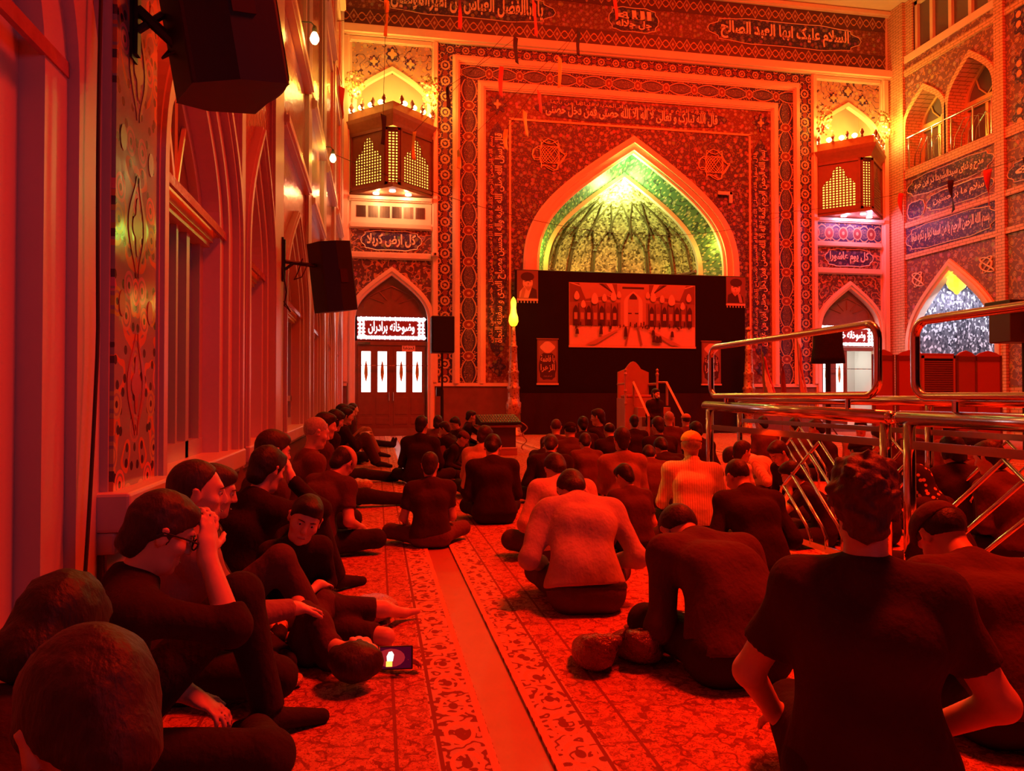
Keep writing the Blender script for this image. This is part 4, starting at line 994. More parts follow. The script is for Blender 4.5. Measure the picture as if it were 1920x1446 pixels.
# ------------------------------------------------------------------ mixing desk
T = tag(empty('mixing_table', (2.30, 14.3, 0)), 'low dark box table carrying the sound mixer by the torch pillar', 'table')
q = MB(); q.box(-.28, .34, -.2, .2, .05, .52); q.build('cabinet', plain('table_case', (.12,.05,.05), .5), T, bevel=.01); q = MB(); q.box(-.42, .44, -.28, .26, .52, .56); q.build('top', M['wood'], T)
for x in (-.25, .31):
    for y in (-.17, .17): q = MB(); q.box(x-.02, x+.02, y-.02, y+.02, 0, .05); q.build('foot', M['black'], T)
X = tag(empty('sound_mixer', (2.32, 14.28, .56), .12), 'sloping sound mixer with rows of knobs on the low box table', 'mixer')
q = MB(); q.plate(lambda u, v, d: (d, u, v), [(-.24, .01), (.22, .01), (.22, .20), (-.24, .06)], -.40, .40, back=True); q.build('desk', M['black'], X)
q = MB()
for i in range(14):
    for j in range(4): q.ball((-.35+i*.054, -.18+j*.1, .085+j*.032), .014, 6)
q.build('knobs', INK[0], X)['kind'] = 'stuff'
q = MB(); pts = [(.52+.05*math.sin(t*3), -.1+.02*t, .50-.12*t) for t in np.linspace(0, 4.1, 16)]; q.tube([(.35, .0, .12)]+[(a, b_, c-.5) for a, b_, c in pts], .012, 6); q.build('cable', INK[3], X)
B = tag(empty('box', (2.42, 13.75, 0)), 'small flat carton on the carpet before the mixer table', 'box')
q = MB(); q.box(-.16, .16, -.1, .1, .015, .13); q.build('carton', plain('carton', (.5,.2,.15), .7), B); q = MB(); q.box(-.165, .165, -.105, .105, .13, .15); q.build('lid', plain('carton_lid', (.6,.28,.2), .7), B)
# ------------------------------------------------------------------ furled flags leaning at the right frame
def flag(x, y, h_, lean, colr, label, spread):
    F = tag(empty('flag', (x, y, 0)), label, 'flag')
    q = MB(); q.tube([(0, 0, 0), (lean, .05, h_)], .015, 6); q.build('pole', M['wood'], F)
    n = len(colr)
    for k, cm in enumerate(colr):
        q = MB()
        def fn(u, v, k=k):
            t = (k+u)/n; z = h_*.97-v*h_*.62-t*.2; return (lean*z/h_+spread*t*(.15+v)+.02*math.sin(v*9+k), .05-.05*math.sin(t*8+v*4), z)
        q.grid(fn, 6, 14); q.build('flag_cloth', cm, F, smooth=True, solid=.006)
flag(10.95, 19.6, 2.5, -.1, [cloth('flag_green', (.12,.2,.1)), cloth('flag_white', (.8,.75,.7)), cloth('flag_red', (.6,.08,.06))], 'three coloured flag hanging folded beside the right torch pillar', .5)
flag(11.6, 19.8, 2.3, -.05, [cloth('flag_dark', (.2,.06,.06))], 'plain dark flag furled between the striped and the pale flags', .3)
flag(12.15, 19.7, 2.9, -.12, [cloth('flag_pale', (.62,.35,.25)), cloth('flag_red2', (.55,.22,.15))], 'tall pale furled flag nearest the right hand door', .3)
# ------------------------------------------------------------------ tubular railings
def railing(label, X, ya, yb, zt, loops, units, posts, mid):
    R = tag(empty('tube_railing', (X, (ya+yb)/2, 0)), label, 'railing'); o = (ya+yb)/2
    z = lambda y: zt[0]+(zt[1]-zt[0])*(y-ya)/(yb-ya)
    p = lambda y, zz, x=0: (x, y-o, zz)
    q = MB(); q.tube([p(ya, z(ya)), p(yb, z(yb))], .042, 12); q.ball(p(ya, z(ya)), .042, 10); q.ball(p(yb, z(yb)), .042, 10); q.build('handrail', M['steel'], R, smooth=True)
    for y in posts:
        q = MB(); q.tube([p(y, 0.0), p(y, z(y)-.03)], .032, 12); q.build('post', M['steel'], R, smooth=True)
    q = MB(); q.box(-.008, .008, ya-o, yb-o, mid-.022, mid+.022); q.build('mid_bar', M['steel'], R)
    q = MB(); q.box(-.008, .008, ya-o, yb-o, .10, .14); q.build('low_bar', M['steel'], R)
    for y0, y1, za, zb in loops:
        r = .09; pts = []
        for cy, cz, a0 in ((y0+r, za+r, PI), (y1-r, za+r, 1.5*PI), (y1-r, zb-r, 0), (y0+r, zb-r, .5*PI)):
            for t in np.linspace(a0, a0+PI/2, 6): pts.append(p(cy+r*math.cos(t), cz+r*math.sin(t)))
        q = MB(); q.tube(pts, .024, 10, closed=True); q.build('upper_loop', M['steel'], R, smooth=True)
        for y in (y0+.28, y1-.28): q = MB(); q.tube([p(y, z(y)), p(y, za)], .016, 8); q.build('stub', M['steel'], R)
    for yp, d, L in units:      # nested bent bars: a peak, one straight leg, parallel bars that turn down
        top = mid-.03
        q = MB(); q.tube([p(yp, top), p(yp-d*L*.55, top-L*.42), p(yp-d*L*.58, top-L*.5), p(yp-d*L*.58, .12)], .011, 8); q.build('bent_bar', M['steel'], R, smooth=True)
        for i in range(5):
            s = i*.13*L; y0 = yp-d*s; z0 = top-s*.76; ln = L*(.95-.10*i); ye = y0+d*ln*.72; ze = z0-ln*.62
            pts = [p(y0, z0), p(ye-d*.05, ze+.05), p(ye, ze-.02), p(ye, max(.12, ze-.2))]
            q = MB(); q.tube([pt for pt in pts if pt[2] > .1], .011, 8); q.build('bent_bar', M['steel'], R, smooth=True)
railing('polished steel railing with raised loop, section ending nearest the pulpit', 2.85, 6.12, 3.74, (1.025, .985), [(3.84, 6.02, 1.11, 1.53)], [(4.42, -1, .85)], (6.05, 3.78), .84)
railing('polished steel railing with raised loop, section running out at the right edge', 2.86, 3.66, 1.35, (.985, .985), [(1.45, 3.55, 1.10, 1.51)], [(2.98, 1, .85), (2.05, 1, .8)], (3.60, 1.6), .84)
railing('farther steel railing seen through the bars of the near one', 4.35, 8.45, 3.3, (1.07, 1.07), [], [(7.1, -1, .7), (5.75, 1, .7), (4.5, 1, .7)], (8.4, 5.25, 3.4), .82)
# ------------------------------------------------------------------ lamps and cable on the left wall
def wallbulb(y, z, label):
    B = tag(empty('wall_bulb', (XL+.12, y, z)), label, 'bulb')
    q = MB(); q.tube([(-.02, 0, .14), (.1, 0, .14), (.14, 0, .10)], .008, 6); q.build('arm', M['black'], B)
    q = MB(); q.lathe([(.028, .02), (.03, .06), (.02, .1), (.0, .105)], (.14, 0, 0), 10); q.build('socket', M['black'], B)
    q = MB(); q.lathe([(.0, -.12), (.03, -.115), (.052, -.08), (.056, -.05), (.04, -.005), (.025, .02)], (.14, 0, 0), 12); q.build('glass', BULB, B, smooth=True)
    point('wall_bulb_light', (XL+.34, y-.1, z-.1), 14, WARM, .06)
wallbulb(9.2, 5.5, 'bare glowing bulb on the left wall, the higher one near the top edge'); spot('cap_fill_spot', (XL+.34, 9.0, 5.3), (2.15, 5.55, .72), 420, WARM, 11, .05, .7)  # added narrow spot that warms the yellow cap and the striped shoulder
wallbulb(13.0, 5.25, 'bare glowing bulb on the left wall, the lower one beside the lantern bay')
q = MB(); q.tube([(XL+.092, 2.74+.02*math.sin(z*2.3)-.05*(4-z)/4-.13*max(0, 1.3-z)+.0*z, z) for z in np.linspace(.42, 4.4, 40)], .007, 6)
tag(q.build('wall_cable', M['ink'], None, smooth=True), 'black cable hanging down the marble beside the nearest tiled pier', 'cable')
C_ = tag(empty('security_camera', (1.62, W-.2, 5.2)), 'small white camera on the frame right of the left door arch', 'camera')
q = MB(); q.box(-.1, .1, -.12, .1, -.05, .06); q.build('housing', M['marble'], C_, bevel=.01); q = MB(); q.lathe([(.035, 0), (.035, .03)], n=10, mat=Matrix.Translation((0, -.12, 0)) @ Matrix.Rotation(PI/2, 4, 'X')); q.tube([(0, .1, 0), (0, .18, 0)], .02, 6); q.build('lens', M['black'], C_)
C_ = tag(empty('wall_lamp_arm', (10.75, W-.05, 7.45)), 'pale angled arm fixed on the tile right of the big arch', 'fixture')
q = MB(); q.box(-.35, .12, -.1, -.04, -.05, .05); q.box(.02, .12, -.1, -.04, -.3, .05); q.build('arm', M['marble'], C_, bevel=.01); q = MB(); q.box(.0, .14, -.05, .04, -.04, .06); q.build('mount', M['marble'], C_)
L_ = tag(empty('hanging_lamp', (16.62, 18.9, 4.45)), 'frilled yellow glass lamp hanging at the tip of the silvery arch', 'lamp')
q = MB(); q.lathe([(.0, -.36), (.06, -.33), (.10, -.26), (.22, -.16), (.28, -.02), (.24, .1), (.27, .16), (.17, .22), (.20, .3), (.10, .34), (.0, .36)], n=12); q.build('shade', glow('yellow_glass', (1, .62, .02), 1.8), L_); q = MB(); q.tube([(0, 0, .34), (0, 0, .6)], .01, 6); q.build('cord', M['black'], L_)
# ------------------------------------------------------------------ pennants on strings under the ceiling
PEN = [cloth('pennant_yellow', (.85,.62,.15)), cloth('pennant_red', (.6,.1,.08)), cloth('pennant_dark', (.05,.04,.05)), cloth('pennant_green', (.1,.25,.12))]
def pennant(x, y, z, h_, k, label, wave=1, w=.34):
    q = MB(); a = 1.25+.25*math.sin(x*5+y)
    def fn(u, v): 
        tw = a+.5*math.sin(v*2.4+x); r = (u-.5)*w*(1-.25*v); return (r*math.sin(tw+.9)*.45+.02*math.sin(v*3.5+x*3)*wave, r*math.cos(tw)+.03*math.sin(v*5), -v*h_)
    q.grid(fn, 6, 10); o = q.build('pennant', PEN[k], None, smooth=True, solid=.004); o.location = (x, y, z)
    tag(o, label, 'pennant', 'pennants strung under the ceiling')
ps = [(1.93, 9, 6.05, .48, 1, 'top centre'), (.98, 9, 6.0, .42, 1, 'a'), (.09, 9, 5.9, .5, 0, ''), (1.69, 9, 5.58, .36, 2, ''), (2.24, 9, 5.37, .42, 0, ''), (1.5, 9, 5.2, .42, 1, ''), (2.49, 9, 5.75, .36, 2, ''), (1.81, 9, 4.66, .34, 0, ''), (1.99, 9, 4.92, .30, 1, ''), (1.56, 9, 4.42, .28, 0, ''), (2.98, 9, 6.28, .4, 1, ''), (.97, 9, 4.13, .26, 0, ''), (.84, 9, 4.9, .3, 2, ''), (.43, 9, 4.32, .38, 0, ''), (.06, 9, 4.5, .4, 2, ''), (-.42, 9, 4.8, .42, 1, ''), (-.61, 9, 5.55, .34, 2, '')]
LB = ['red pennant hanging over the end of the left frieze script', 'red pennant high above the rosette band', 'yellow pennant in front of the pale tile over the left lantern', 'dark pennant crossing the long ledge', 'large yellow pennant near the middle of the frame bands', 'red pennant crossing the cartouche band', 'dark pennant hanging below the diamond border', 'yellow pennant left of the long inscription', 'dull red pennant just above the long inscription', 'small yellow pennant beside the upright inscription', 'red pennant at the top right of the string', 'lowest yellow pennant beside the left frame', 'dark pennant on the rosette band beside the lantern', 'yellow pennant in front of the right lantern lattice', 'dark pennant in front of the lantern cornice', 'red pennant against the corner of the left wall', 'dark pennant highest in the left corner']
K = 1.95                                                            # the strings hang far down the hall, near the lanterns
for p_, l_ in zip(ps, LB): pennant(p_[0]*K, p_[1]*K, 1.1+(p_[2]-1.1)*K, p_[3]*K*.92, p_[4], l_)
q = MB()
def string(A, B, sag, n=18): q.tube([(A[0]+(B[0]-A[0])*t, A[1]+(B[1]-A[1])*t, A[2]+(B[2]-A[2])*t-sag*4*t*(1-t)) for t in np.linspace(0, 1, n)], .006, 4)
for A, B in (((.97, 9, 4.13), (2.98, 9, 6.28)), ((.43, 9, 4.32), (1.93, 9, 6.05)), ((-.61, 9, 5.55), (.98, 9, 6.0)), ((.06, 9, 4.5), (.09, 9, 5.9)), ((-.42, 9, 4.8), (-.61, 9, 5.55)), ((.84, 9, 4.9), (1.69, 9, 5.58)), ((1.56, 9, 4.42), (2.49, 9, 5.75)), ((2.98, 9, 6.28), (3.6, 9.2, 7.6)), ((.09, 9, 5.9), (.1, 9, 7.6)), ((1.93, 9, 6.05), (2.1, 9, 7.6)), ((-.61, 9, 5.55), (-.50, 9.3, 5.6))): string(*[(a*K, b_*K, 1.1+(c-1.1)*K) for a, b_, c in (A, B)], .03)
tag(q.build('pennant_string', M['ink'], None), 'thin dark strings carrying the yellow and red pennants', 'string')
q = MB(); string((XL+.2, 13.2, 5.36), (13.0, 21.3, 7.0), 1.1, 40)
tag(q.build('hanging_wire', M['ink'], None), 'thin dark wire sagging across the front of the big arch', 'wire')
for t, h_, k, l_ in [(0.55, .7, 1, 'red pennant hanging under the balcony on the right wall'), (0.7, .8, 2, 'dark pennant between two red ones under the balcony'), (0.8, .9, 1, 'long red pennant right of the dark one under the balcony'), (0.9, .6, 2, 'small black pennant near the right edge'), (0.97, 1.0, 2, 'large black pennant at the right edge')]: pennant(11.5+3.9*t, 21.3-7.1*t, 6.8+.1*t-1.4*t*(1-t), h_, k, l_, w=.6)
q = MB(); string((11.5, 21.3, 6.8), (15.4, 14.2, 6.9), .35, 20); tag(q.build('pennant_string', M['ink'], None), 'thin string of pennants along the right wall', 'string')

# ------------------------------------------------------------------ people: smooth blended bodies, one surface per body / garment
def vv(*p): return np.array(p, float)
def nrm(a): return a/(np.linalg.norm(a)+1e-9)
def surface(prims, h, fold=0, seed=0, curl=0):
    """surface net of a smooth union of tapered capsules and ellipsoids"""
    lo = np.full(3, 9.); hi = np.full(3, -9.); bb = []
    for p in prims:
        if p['t'] == 'c': r = max(p['ra'], p['rb']); a = np.minimum(p['a'], p['b'])-r; b = np.maximum(p['a'], p['b'])+r
        else: r = max(p['r']); a = p['c']-r; b = p['c']+r
        bb.append((a, b))
        if not p.get('sub'): lo = np.minimum(lo, a); hi = np.maximum(hi, b)
    lo -= 3*h+abs(fold)+curl; hi += 3*h+abs(fold)+curl
    n = np.ceil((hi-lo)/h).astype(int)+1
    F = np.full(n, .25, np.float32)
    ax = [lo[i]+h*np.arange(n[i]) for i in range(3)]
    for p, (a, b) in zip(prims, bb):
        k = p['k']; m = k+3*h+.012
        i0 = np.maximum(0, np.floor((a-m-lo)/h).astype(int)); i1 = np.minimum(n, np.ceil((b+m-lo)/h).astype(int)+1)
        if (i1 <= i0).any(): continue
        X, Y, Z = np.meshgrid(*[ax[i][i0[i]:i1[i]] for i in range(3)], indexing='ij', copy=False)
        sl = tuple(slice(i0[i], i1[i]) for i in range(3))
        if p['t'] == 'c':
            A, B = p['a'], p['b']; d = B-A; L = d.dot(d)+1e-9
            t = np.clip(((X-A[0])*d[0]+(Y-A[1])*d[1]+(Z-A[2])*d[2])/L, 0, 1)
            D = np.sqrt((X-A[0]-t*d[0])**2+(Y-A[1]-t*d[1])**2+(Z-A[2]-t*d[2])**2)-(p['ra']+(p['rb']-p['ra'])*t)
        else:
            c = p['c']; R = p.get('R'); q = (X-c[0], Y-c[1], Z-c[2])
            if R is not None: q = tuple(q[0]*R[0, j]+q[1]*R[1, j]+q[2]*R[2, j] for j in range(3))
            r = p['r']; k0 = np.sqrt((q[0]/r[0])**2+(q[1]/r[1])**2+(q[2]/r[2])**2)+1e-6
            k1 = np.sqrt((q[0]/r[0]**2)**2+(q[1]/r[1]**2)**2+(q[2]/r[2]**2)**2)+1e-6
            D = k0*(k0-1)/k1
        for pt, nn in p.get('cut', ()):
            D = np.maximum(D, (X-pt[0])*nn[0]+(Y-pt[1])*nn[1]+(Z-pt[2])*nn[2])
        G = F[sl]
        if p.get('sub'):
            e = np.maximum(k-np.abs(G+D), 0)/k; F[sl] = np.maximum(G, -D)+e*e*k*.25
        else:
            e = np.maximum(k-np.abs(G-D), 0)/k; F[sl] = np.minimum(G, D)-e*e*k*.25
    if fold or curl:
        X, Y, Z = np.meshgrid(*ax, indexing='ij', copy=False); s = seed*1.37
        if fold:
            w = np.sin(11*X+3*np.sin(7*Z+s)+s)+np.sin(13*Z-6*X+2.2*np.sin(9*Y+s)+2*s)+.7*np.sin(17*Y+9*Z+s)+.6*np.sin(29*Z+11*X-8*Y+s)
            F += (fold*.3*w).astype(np.float32)
        if curl:
            w = np.sin(95*X+2*np.sin(60*Z+s))*np.sin(88*Y+s)*np.sin(90*Z+2*s)+.6*np.sin(50*X+40*Y+s)*np.sin(55*Z-30*Y)
            F += (curl*w).astype(np.float32)
    S = F < 0
    c = [S[i:n[0]-1+i, j:n[1]-1+j, k:n[2]-1+k] for i in (0,1) for j in (0,1) for k in (0,1)]
    cnt = sum(x.astype(np.int8) for x in c); act = (cnt > 0) & (cnt < 8)
    idx = np.argwhere(act); ids = -np.ones(act.shape, np.int64); ids[act] = np.arange(len(idx))
    P = np.zeros((len(idx), 3)); W_ = np.zeros(len(idx))
    cor = [(i, j, k) for i in (0,1) for j in (0,1) for k in (0,1)]
    val = {q: F[idx[:,0]+q[0], idx[:,1]+q[1], idx[:,2]+q[2]] for q in cor}
    for q in cor:
        for a in range(3):
            if q[a]: continue
            q2 = tuple(1 if i == a else q[i] for i in range(3)); f0, f1 = val[q], val[q2]; m = (f0 < 0) != (f1 < 0)
            t = np.where(m, f0/np.where(m, f0-f1, 1), 0)
            pos = np.tile(np.array(q, float), (len(idx), 1)); pos[:, a] += t
            P[m] += pos[m]; W_ += m
    V = lo+h*(idx+P/np.maximum(W_, 1)[:, None])
    quads = []
    for a in range(3):
        b_, c_ = (a+1) % 3, (a+2) % 3
        sl0 = [slice(1, n[i]-1) for i in range(3)]; sl1 = list(sl0); sl0[a] = slice(0, n[a]-1); sl1[a] = slice(1, n[a])
        s0, s1 = S[tuple(sl0)], S[tuple(sl1)]
        for flip, m in ((0, s0 & ~s1), (1, ~s0 & s1)):
            e = np.argwhere(m)
            if not len(e): continue
            e = e+np.array([0 if i == a else 1 for i in range(3)])
            db = np.zeros(3, int); db[b_] = 1; dc = np.zeros(3, int); dc[c_] = 1
            cells = [e-db-dc, e-dc, e, e-db]
            Q = np.stack([ids[x[:,0], x[:,1], x[:,2]] for x in cells], 1)
            quads.append(Q[:, ::-1] if flip else Q)
    return V, np.concatenate(quads)
def skin_mesh(name, prims, h, mat, parent, **kw):
    V, Q = surface(prims, h, **kw)
    me = bpy.data.meshes.new(name); me.vertices.add(len(V)); me.vertices.foreach_set('co', V.astype(np.float32).ravel())
    me.loops.add(len(Q)*4); me.loops.foreach_set('vertex_index', Q.astype(np.int32).ravel())
    me.polygons.add(len(Q)); me.polygons.foreach_set('loop_start', np.arange(0, len(Q)*4, 4, dtype=np.int32))
    me.update(calc_edges=True); me.polygons.foreach_set('use_smooth', np.ones(len(Q), bool)); me.materials.append(mat)
    o = bpy.data.objects.new(name, me); COL.objects.link(o); o.parent = parent; return o
def cap(a, b, ra, rb=None, k=.03, **kw): return dict(t='c', a=np.array(a, float), b=np.array(b, float), ra=ra, rb=ra if rb is None else rb, k=k, **kw)
def ell(c, r, R=None, k=.03, **kw): return dict(t='e', c=np.array(c, float), r=r, R=R, k=k, **kw)
def rotm(pitch, yaw, roll):
    """head turn: yaw about up, then nod forward, then tilt"""
    return np.array(Matrix.Rotation(math.radians(yaw), 3, 'Z') @ Matrix.Rotation(-math.radians(pitch), 3, 'X') @ Matrix.Rotation(math.radians(roll), 3, 'Y'))
def ik(S, Wt, l1, l2, pole):
    d = Wt-S; L = np.linalg.norm(d)
    if L > (l1+l2)*.99: d = d*(l1+l2)*.99/L; L = (l1+l2)*.99; Wt = S+d
    u = d/L; a = (l1*l1-l2*l2+L*L)/(2*L); hgt = math.sqrt(max(0, l1*l1-a*a))
    p = pole-u*pole.dot(u); return S+u*a+nrm(p)*hgt, Wt
def hand(prims, w, hd, pn, s, curl, side):
    """palm, four unequal bent fingers and a thumb from the palm's side"""
    hd = nrm(hd); pn = nrm(pn-hd*pn.dot(hd)); sd = np.cross(hd, pn)*side
    R = np.stack([sd, hd, pn], 1); c = w+hd*.045*s
    prims.append(ell(c, (.040*s, .052*s, .016*s), R, .014))
    prims.append(cap(w-hd*.02*s, w+hd*.03*s, .024*s, .024*s, .02))
    for i, (o, L, kn) in enumerate(((.030, .074, .09), (.010, .084, .094), (-.010, .078, .092), (-.029, .060, .084))):
        p = w+hd*kn*s+sd*o*s; d = hd+sd*o*1.5
        for j, (f, r) in enumerate(((.45, .0092), (.32, .0085), (.25, .0076))):
            ang = curl*(j+.6); dd = nrm(d*math.cos(ang)-pn*math.sin(ang)); q = p+dd*L*f*s
            prims.append(cap(p, q, r*s, r*.93*s, .006)); p = q
    p = w+hd*.03*s+sd*.036*s; d = nrm(hd*.75+sd*.8-pn*.3)
    for f, r in ((.042, .0125), (.032, .0105)):
        q = p+d*f*s; prims.append(cap(p, q, r*s, r*.9*s, .008)); p = q; d = nrm(d+hd*.35-pn*curl*.5)
SKIN = plain('skin', (.62,.36,.26), .5, var=.08, scale=30)
HAIRM = {}
def hairmat(n, c):
    if n in HAIRM: return HAIRM[n]
    m = Mat('hair_'+n, .55, 0, .35); x, y, z = m.xyz(); k = m.noise(60, m.vec(x*1.5, y*1.5, z*.6), 3)
    m.color(m.mix(k, tuple(q*.5 for q in c), tuple(q*1.6 for q in c))); m.bump(k, .6, .006); HAIRM[n] = m.m; return m.m
HC = dict(black=(.020,.012,.011), dark=(.04,.02,.017), brown=(.09,.04,.03), grey=(.35,.30,.28), bald=(.14,.07,.05))
def head_prims(hc, R, s, child=False):
    f = lambda *p: hc+R @ (vv(*p)*s)
    w = 1.04 if child else 1.0
    pr = [ell(f(0,-.010,.025), (.074*s*w, .094*s, .092*s), R, .02), ell(f(0,.022,-.035), (.058*s*w, .066*s, .080*s), R, .03),
          cap(f(-.03,.045,-.085), f(.03,.045,-.085), .026*s, k=.025), ell(f(0,.074,-.098), (.020*s,.018*s,.017*s), R, .02),
          cap(f(-.032,.078,.032), f(.032,.078,.032), .013*s, k=.018), ell(f(-.045,.058,-.022), (.024*s,.022*s,.020*s), R, .02), ell(f(.045,.058,-.022), (.024*s,.022*s,.020*s), R, .02),
          cap(f(0,.090,.018), f(0,.108,-.024), .0085*s, .0125*s, .012), ell(f(-.012,.100,-.030), (.008*s,.010*s,.007*s), R, .006), ell(f(.012,.100,-.030), (.008*s,.010*s,.007*s), R, .006),
          cap(f(-.018,.086,-.060), f(.018,.086,-.060), .0065*s, k=.006), cap(f(-.014,.085,-.072), f(.014,.085,-.072), .0075*s, k=.006)]
    for e in (-1, 1):
        pr.append(ell(f(e*.031,.092,.008), (.014*s,.010*s,.010*s), R, .010, sub=True))
        pr.append(ell(f(e*.078*w,-.006,-.004), (.009*s,.020*s,.032*s), R @ rotm(0, e*-18, 0), .006)); pr.append(ell(f(e*.090*w,.0,.0), (.006*s,.010*s,.017*s), R, .006, sub=True))
        pr.append(ell(f(e*.082*w,-.010,.020), (.010*s,.014*s,.010*s), R, .006))
    return pr
def hair_prims(style, hc, R, s):
    f = lambda *p: hc+R @ (vv(*p)*s); nn = lambda *p: R @ nrm(vv(*p))
    low = (f(0,.0,-.002), nn(0,.62,-.78)); e = {'buzz':.004, 'short':.012, 'curly':.024, 'thick':.018, 'shaggy':.018, 'bowl':.020, 'receding':.010}.get(style, .010)
    if style == 'receding': low = (f(0,-.004,.010), nn(0,.78,-.62))
    pr = [ell(f(0,-.017,.034), ((.0755+e*.62)*s, (.0935+e*.75)*s, (.090+e)*s), R, .015, cut=[low])]
    if style == 'receding': pr.append(ell(f(0,-.065,-.05), (.055*s, .045*s, .05*s), R, .03)); pr += [cap(f(g*.074,.004,.03), f(g*.073,.006,-.01), .008*s, .005*s, .012) for g in (-1, 1)]
    if style in ('short', 'thick', 'curly', 'shaggy', 'bowl'):
        pr.append(ell(f(0,.045,.088), (.055*s, .045*s, .030*s), R, .03, cut=[(f(0,.11,0), nn(0,1,0))]))
        for g in (-1, 1): pr.append(cap(f(g*.074,.012,.03), f(g*.073,.010,-.02), .010*s, .006*s, .012))
        pr.append(ell(f(0,-.065,-.05), (.055*s, (.035+e)*s, .05*s), R, .03))
    if style == 'balding':
        pr = [ell(f(0,-.014,.02), (.083*s, .103*s, .09*s), R, .012, cut=[low]), ell(f(0,-.0,.125), (.06*s, .075*s, .055*s), R, .02, sub=True), ell(f(0,.07,.10), (.075*s, .07*s, .07*s), R, .02, sub=True)]
    if style == 'shaggy':
        for g in (-1, 1): pr.append(ell(f(g*.07,-.01,-.035), (.022*s,.05*s,.05*s), R, .02))
        pr.append(ell(f(0,-.075,-.07), (.07*s,.04*s,.05*s), R, .03))
    return pr
def beard_prims(hc, R, s):
    f = lambda *p: hc+R @ (vv(*p)*s)
    return [ell(f(0,.055,-.09), (.052*s,.048*s,.040*s), R, .02, cut=[(f(0,.0,-.062), R @ vv(0,.35,.94))]), cap(f(-.066,.012,-.03), f(-.045,.045,-.085), .010*s, .014*s, .02), cap(f(.066,.012,-.03), f(.045,.045,-.085), .010*s, .014*s, .02), cap(f(-.02,.096,-.050), f(.02,.096,-.050), .006*s, k=.01)]
LEGS = {
 'cross': (((-.36,.28,.13), (.05,.40,.07), (.16,.40,.05)), ((.36,.28,.13), (-.05,.32,.08), (-.16,.31,.06))),

 'tight': (((-.21,.40,.13), (.03,.50,.07), (.13,.49,.05)), ((.25,.39,.13), (-.03,.43,.08), (-.13,.42,.06))),
 'up': (((-.15,.40,.46), (-.13,.60,.07), (-.14,.78,.035)), ((.15,.40,.46), (.13,.60,.07), (.14,.78,.035))),
 'left_up': (((-.15,.40,.46), (-.12,.60,.07), (-.13,.78,.035)), ((.38,.26,.13), (.02,.40,.07), (-.08,.40,.05))),
 'right_up': (((-.38,.26,.13), (-.02,.40,.07), (.08,.40,.05)), ((.15,.40,.46), (.12,.60,.07), (.13,.78,.035))),
 'straight': (((-.12,.44,.10), (-.13,.86,.06), (-.15,.90,.18)), ((.12,.44,.12), (.12,.86,.07), (.13,.90,.19))),
 'one_out': (((-.36,.26,.13), (-.02,.40,.07), (.08,.40,.05)), ((.14,.44,.12), (.16,.86,.06), (.18,.91,.19))),
 'step': (((-.16,.42,.10), (-.17,.50,-.30), (-.18,.66,-.34)), ((.16,.40,.08), (.17,.46,-.30), (.18,.62,-.34))),
}
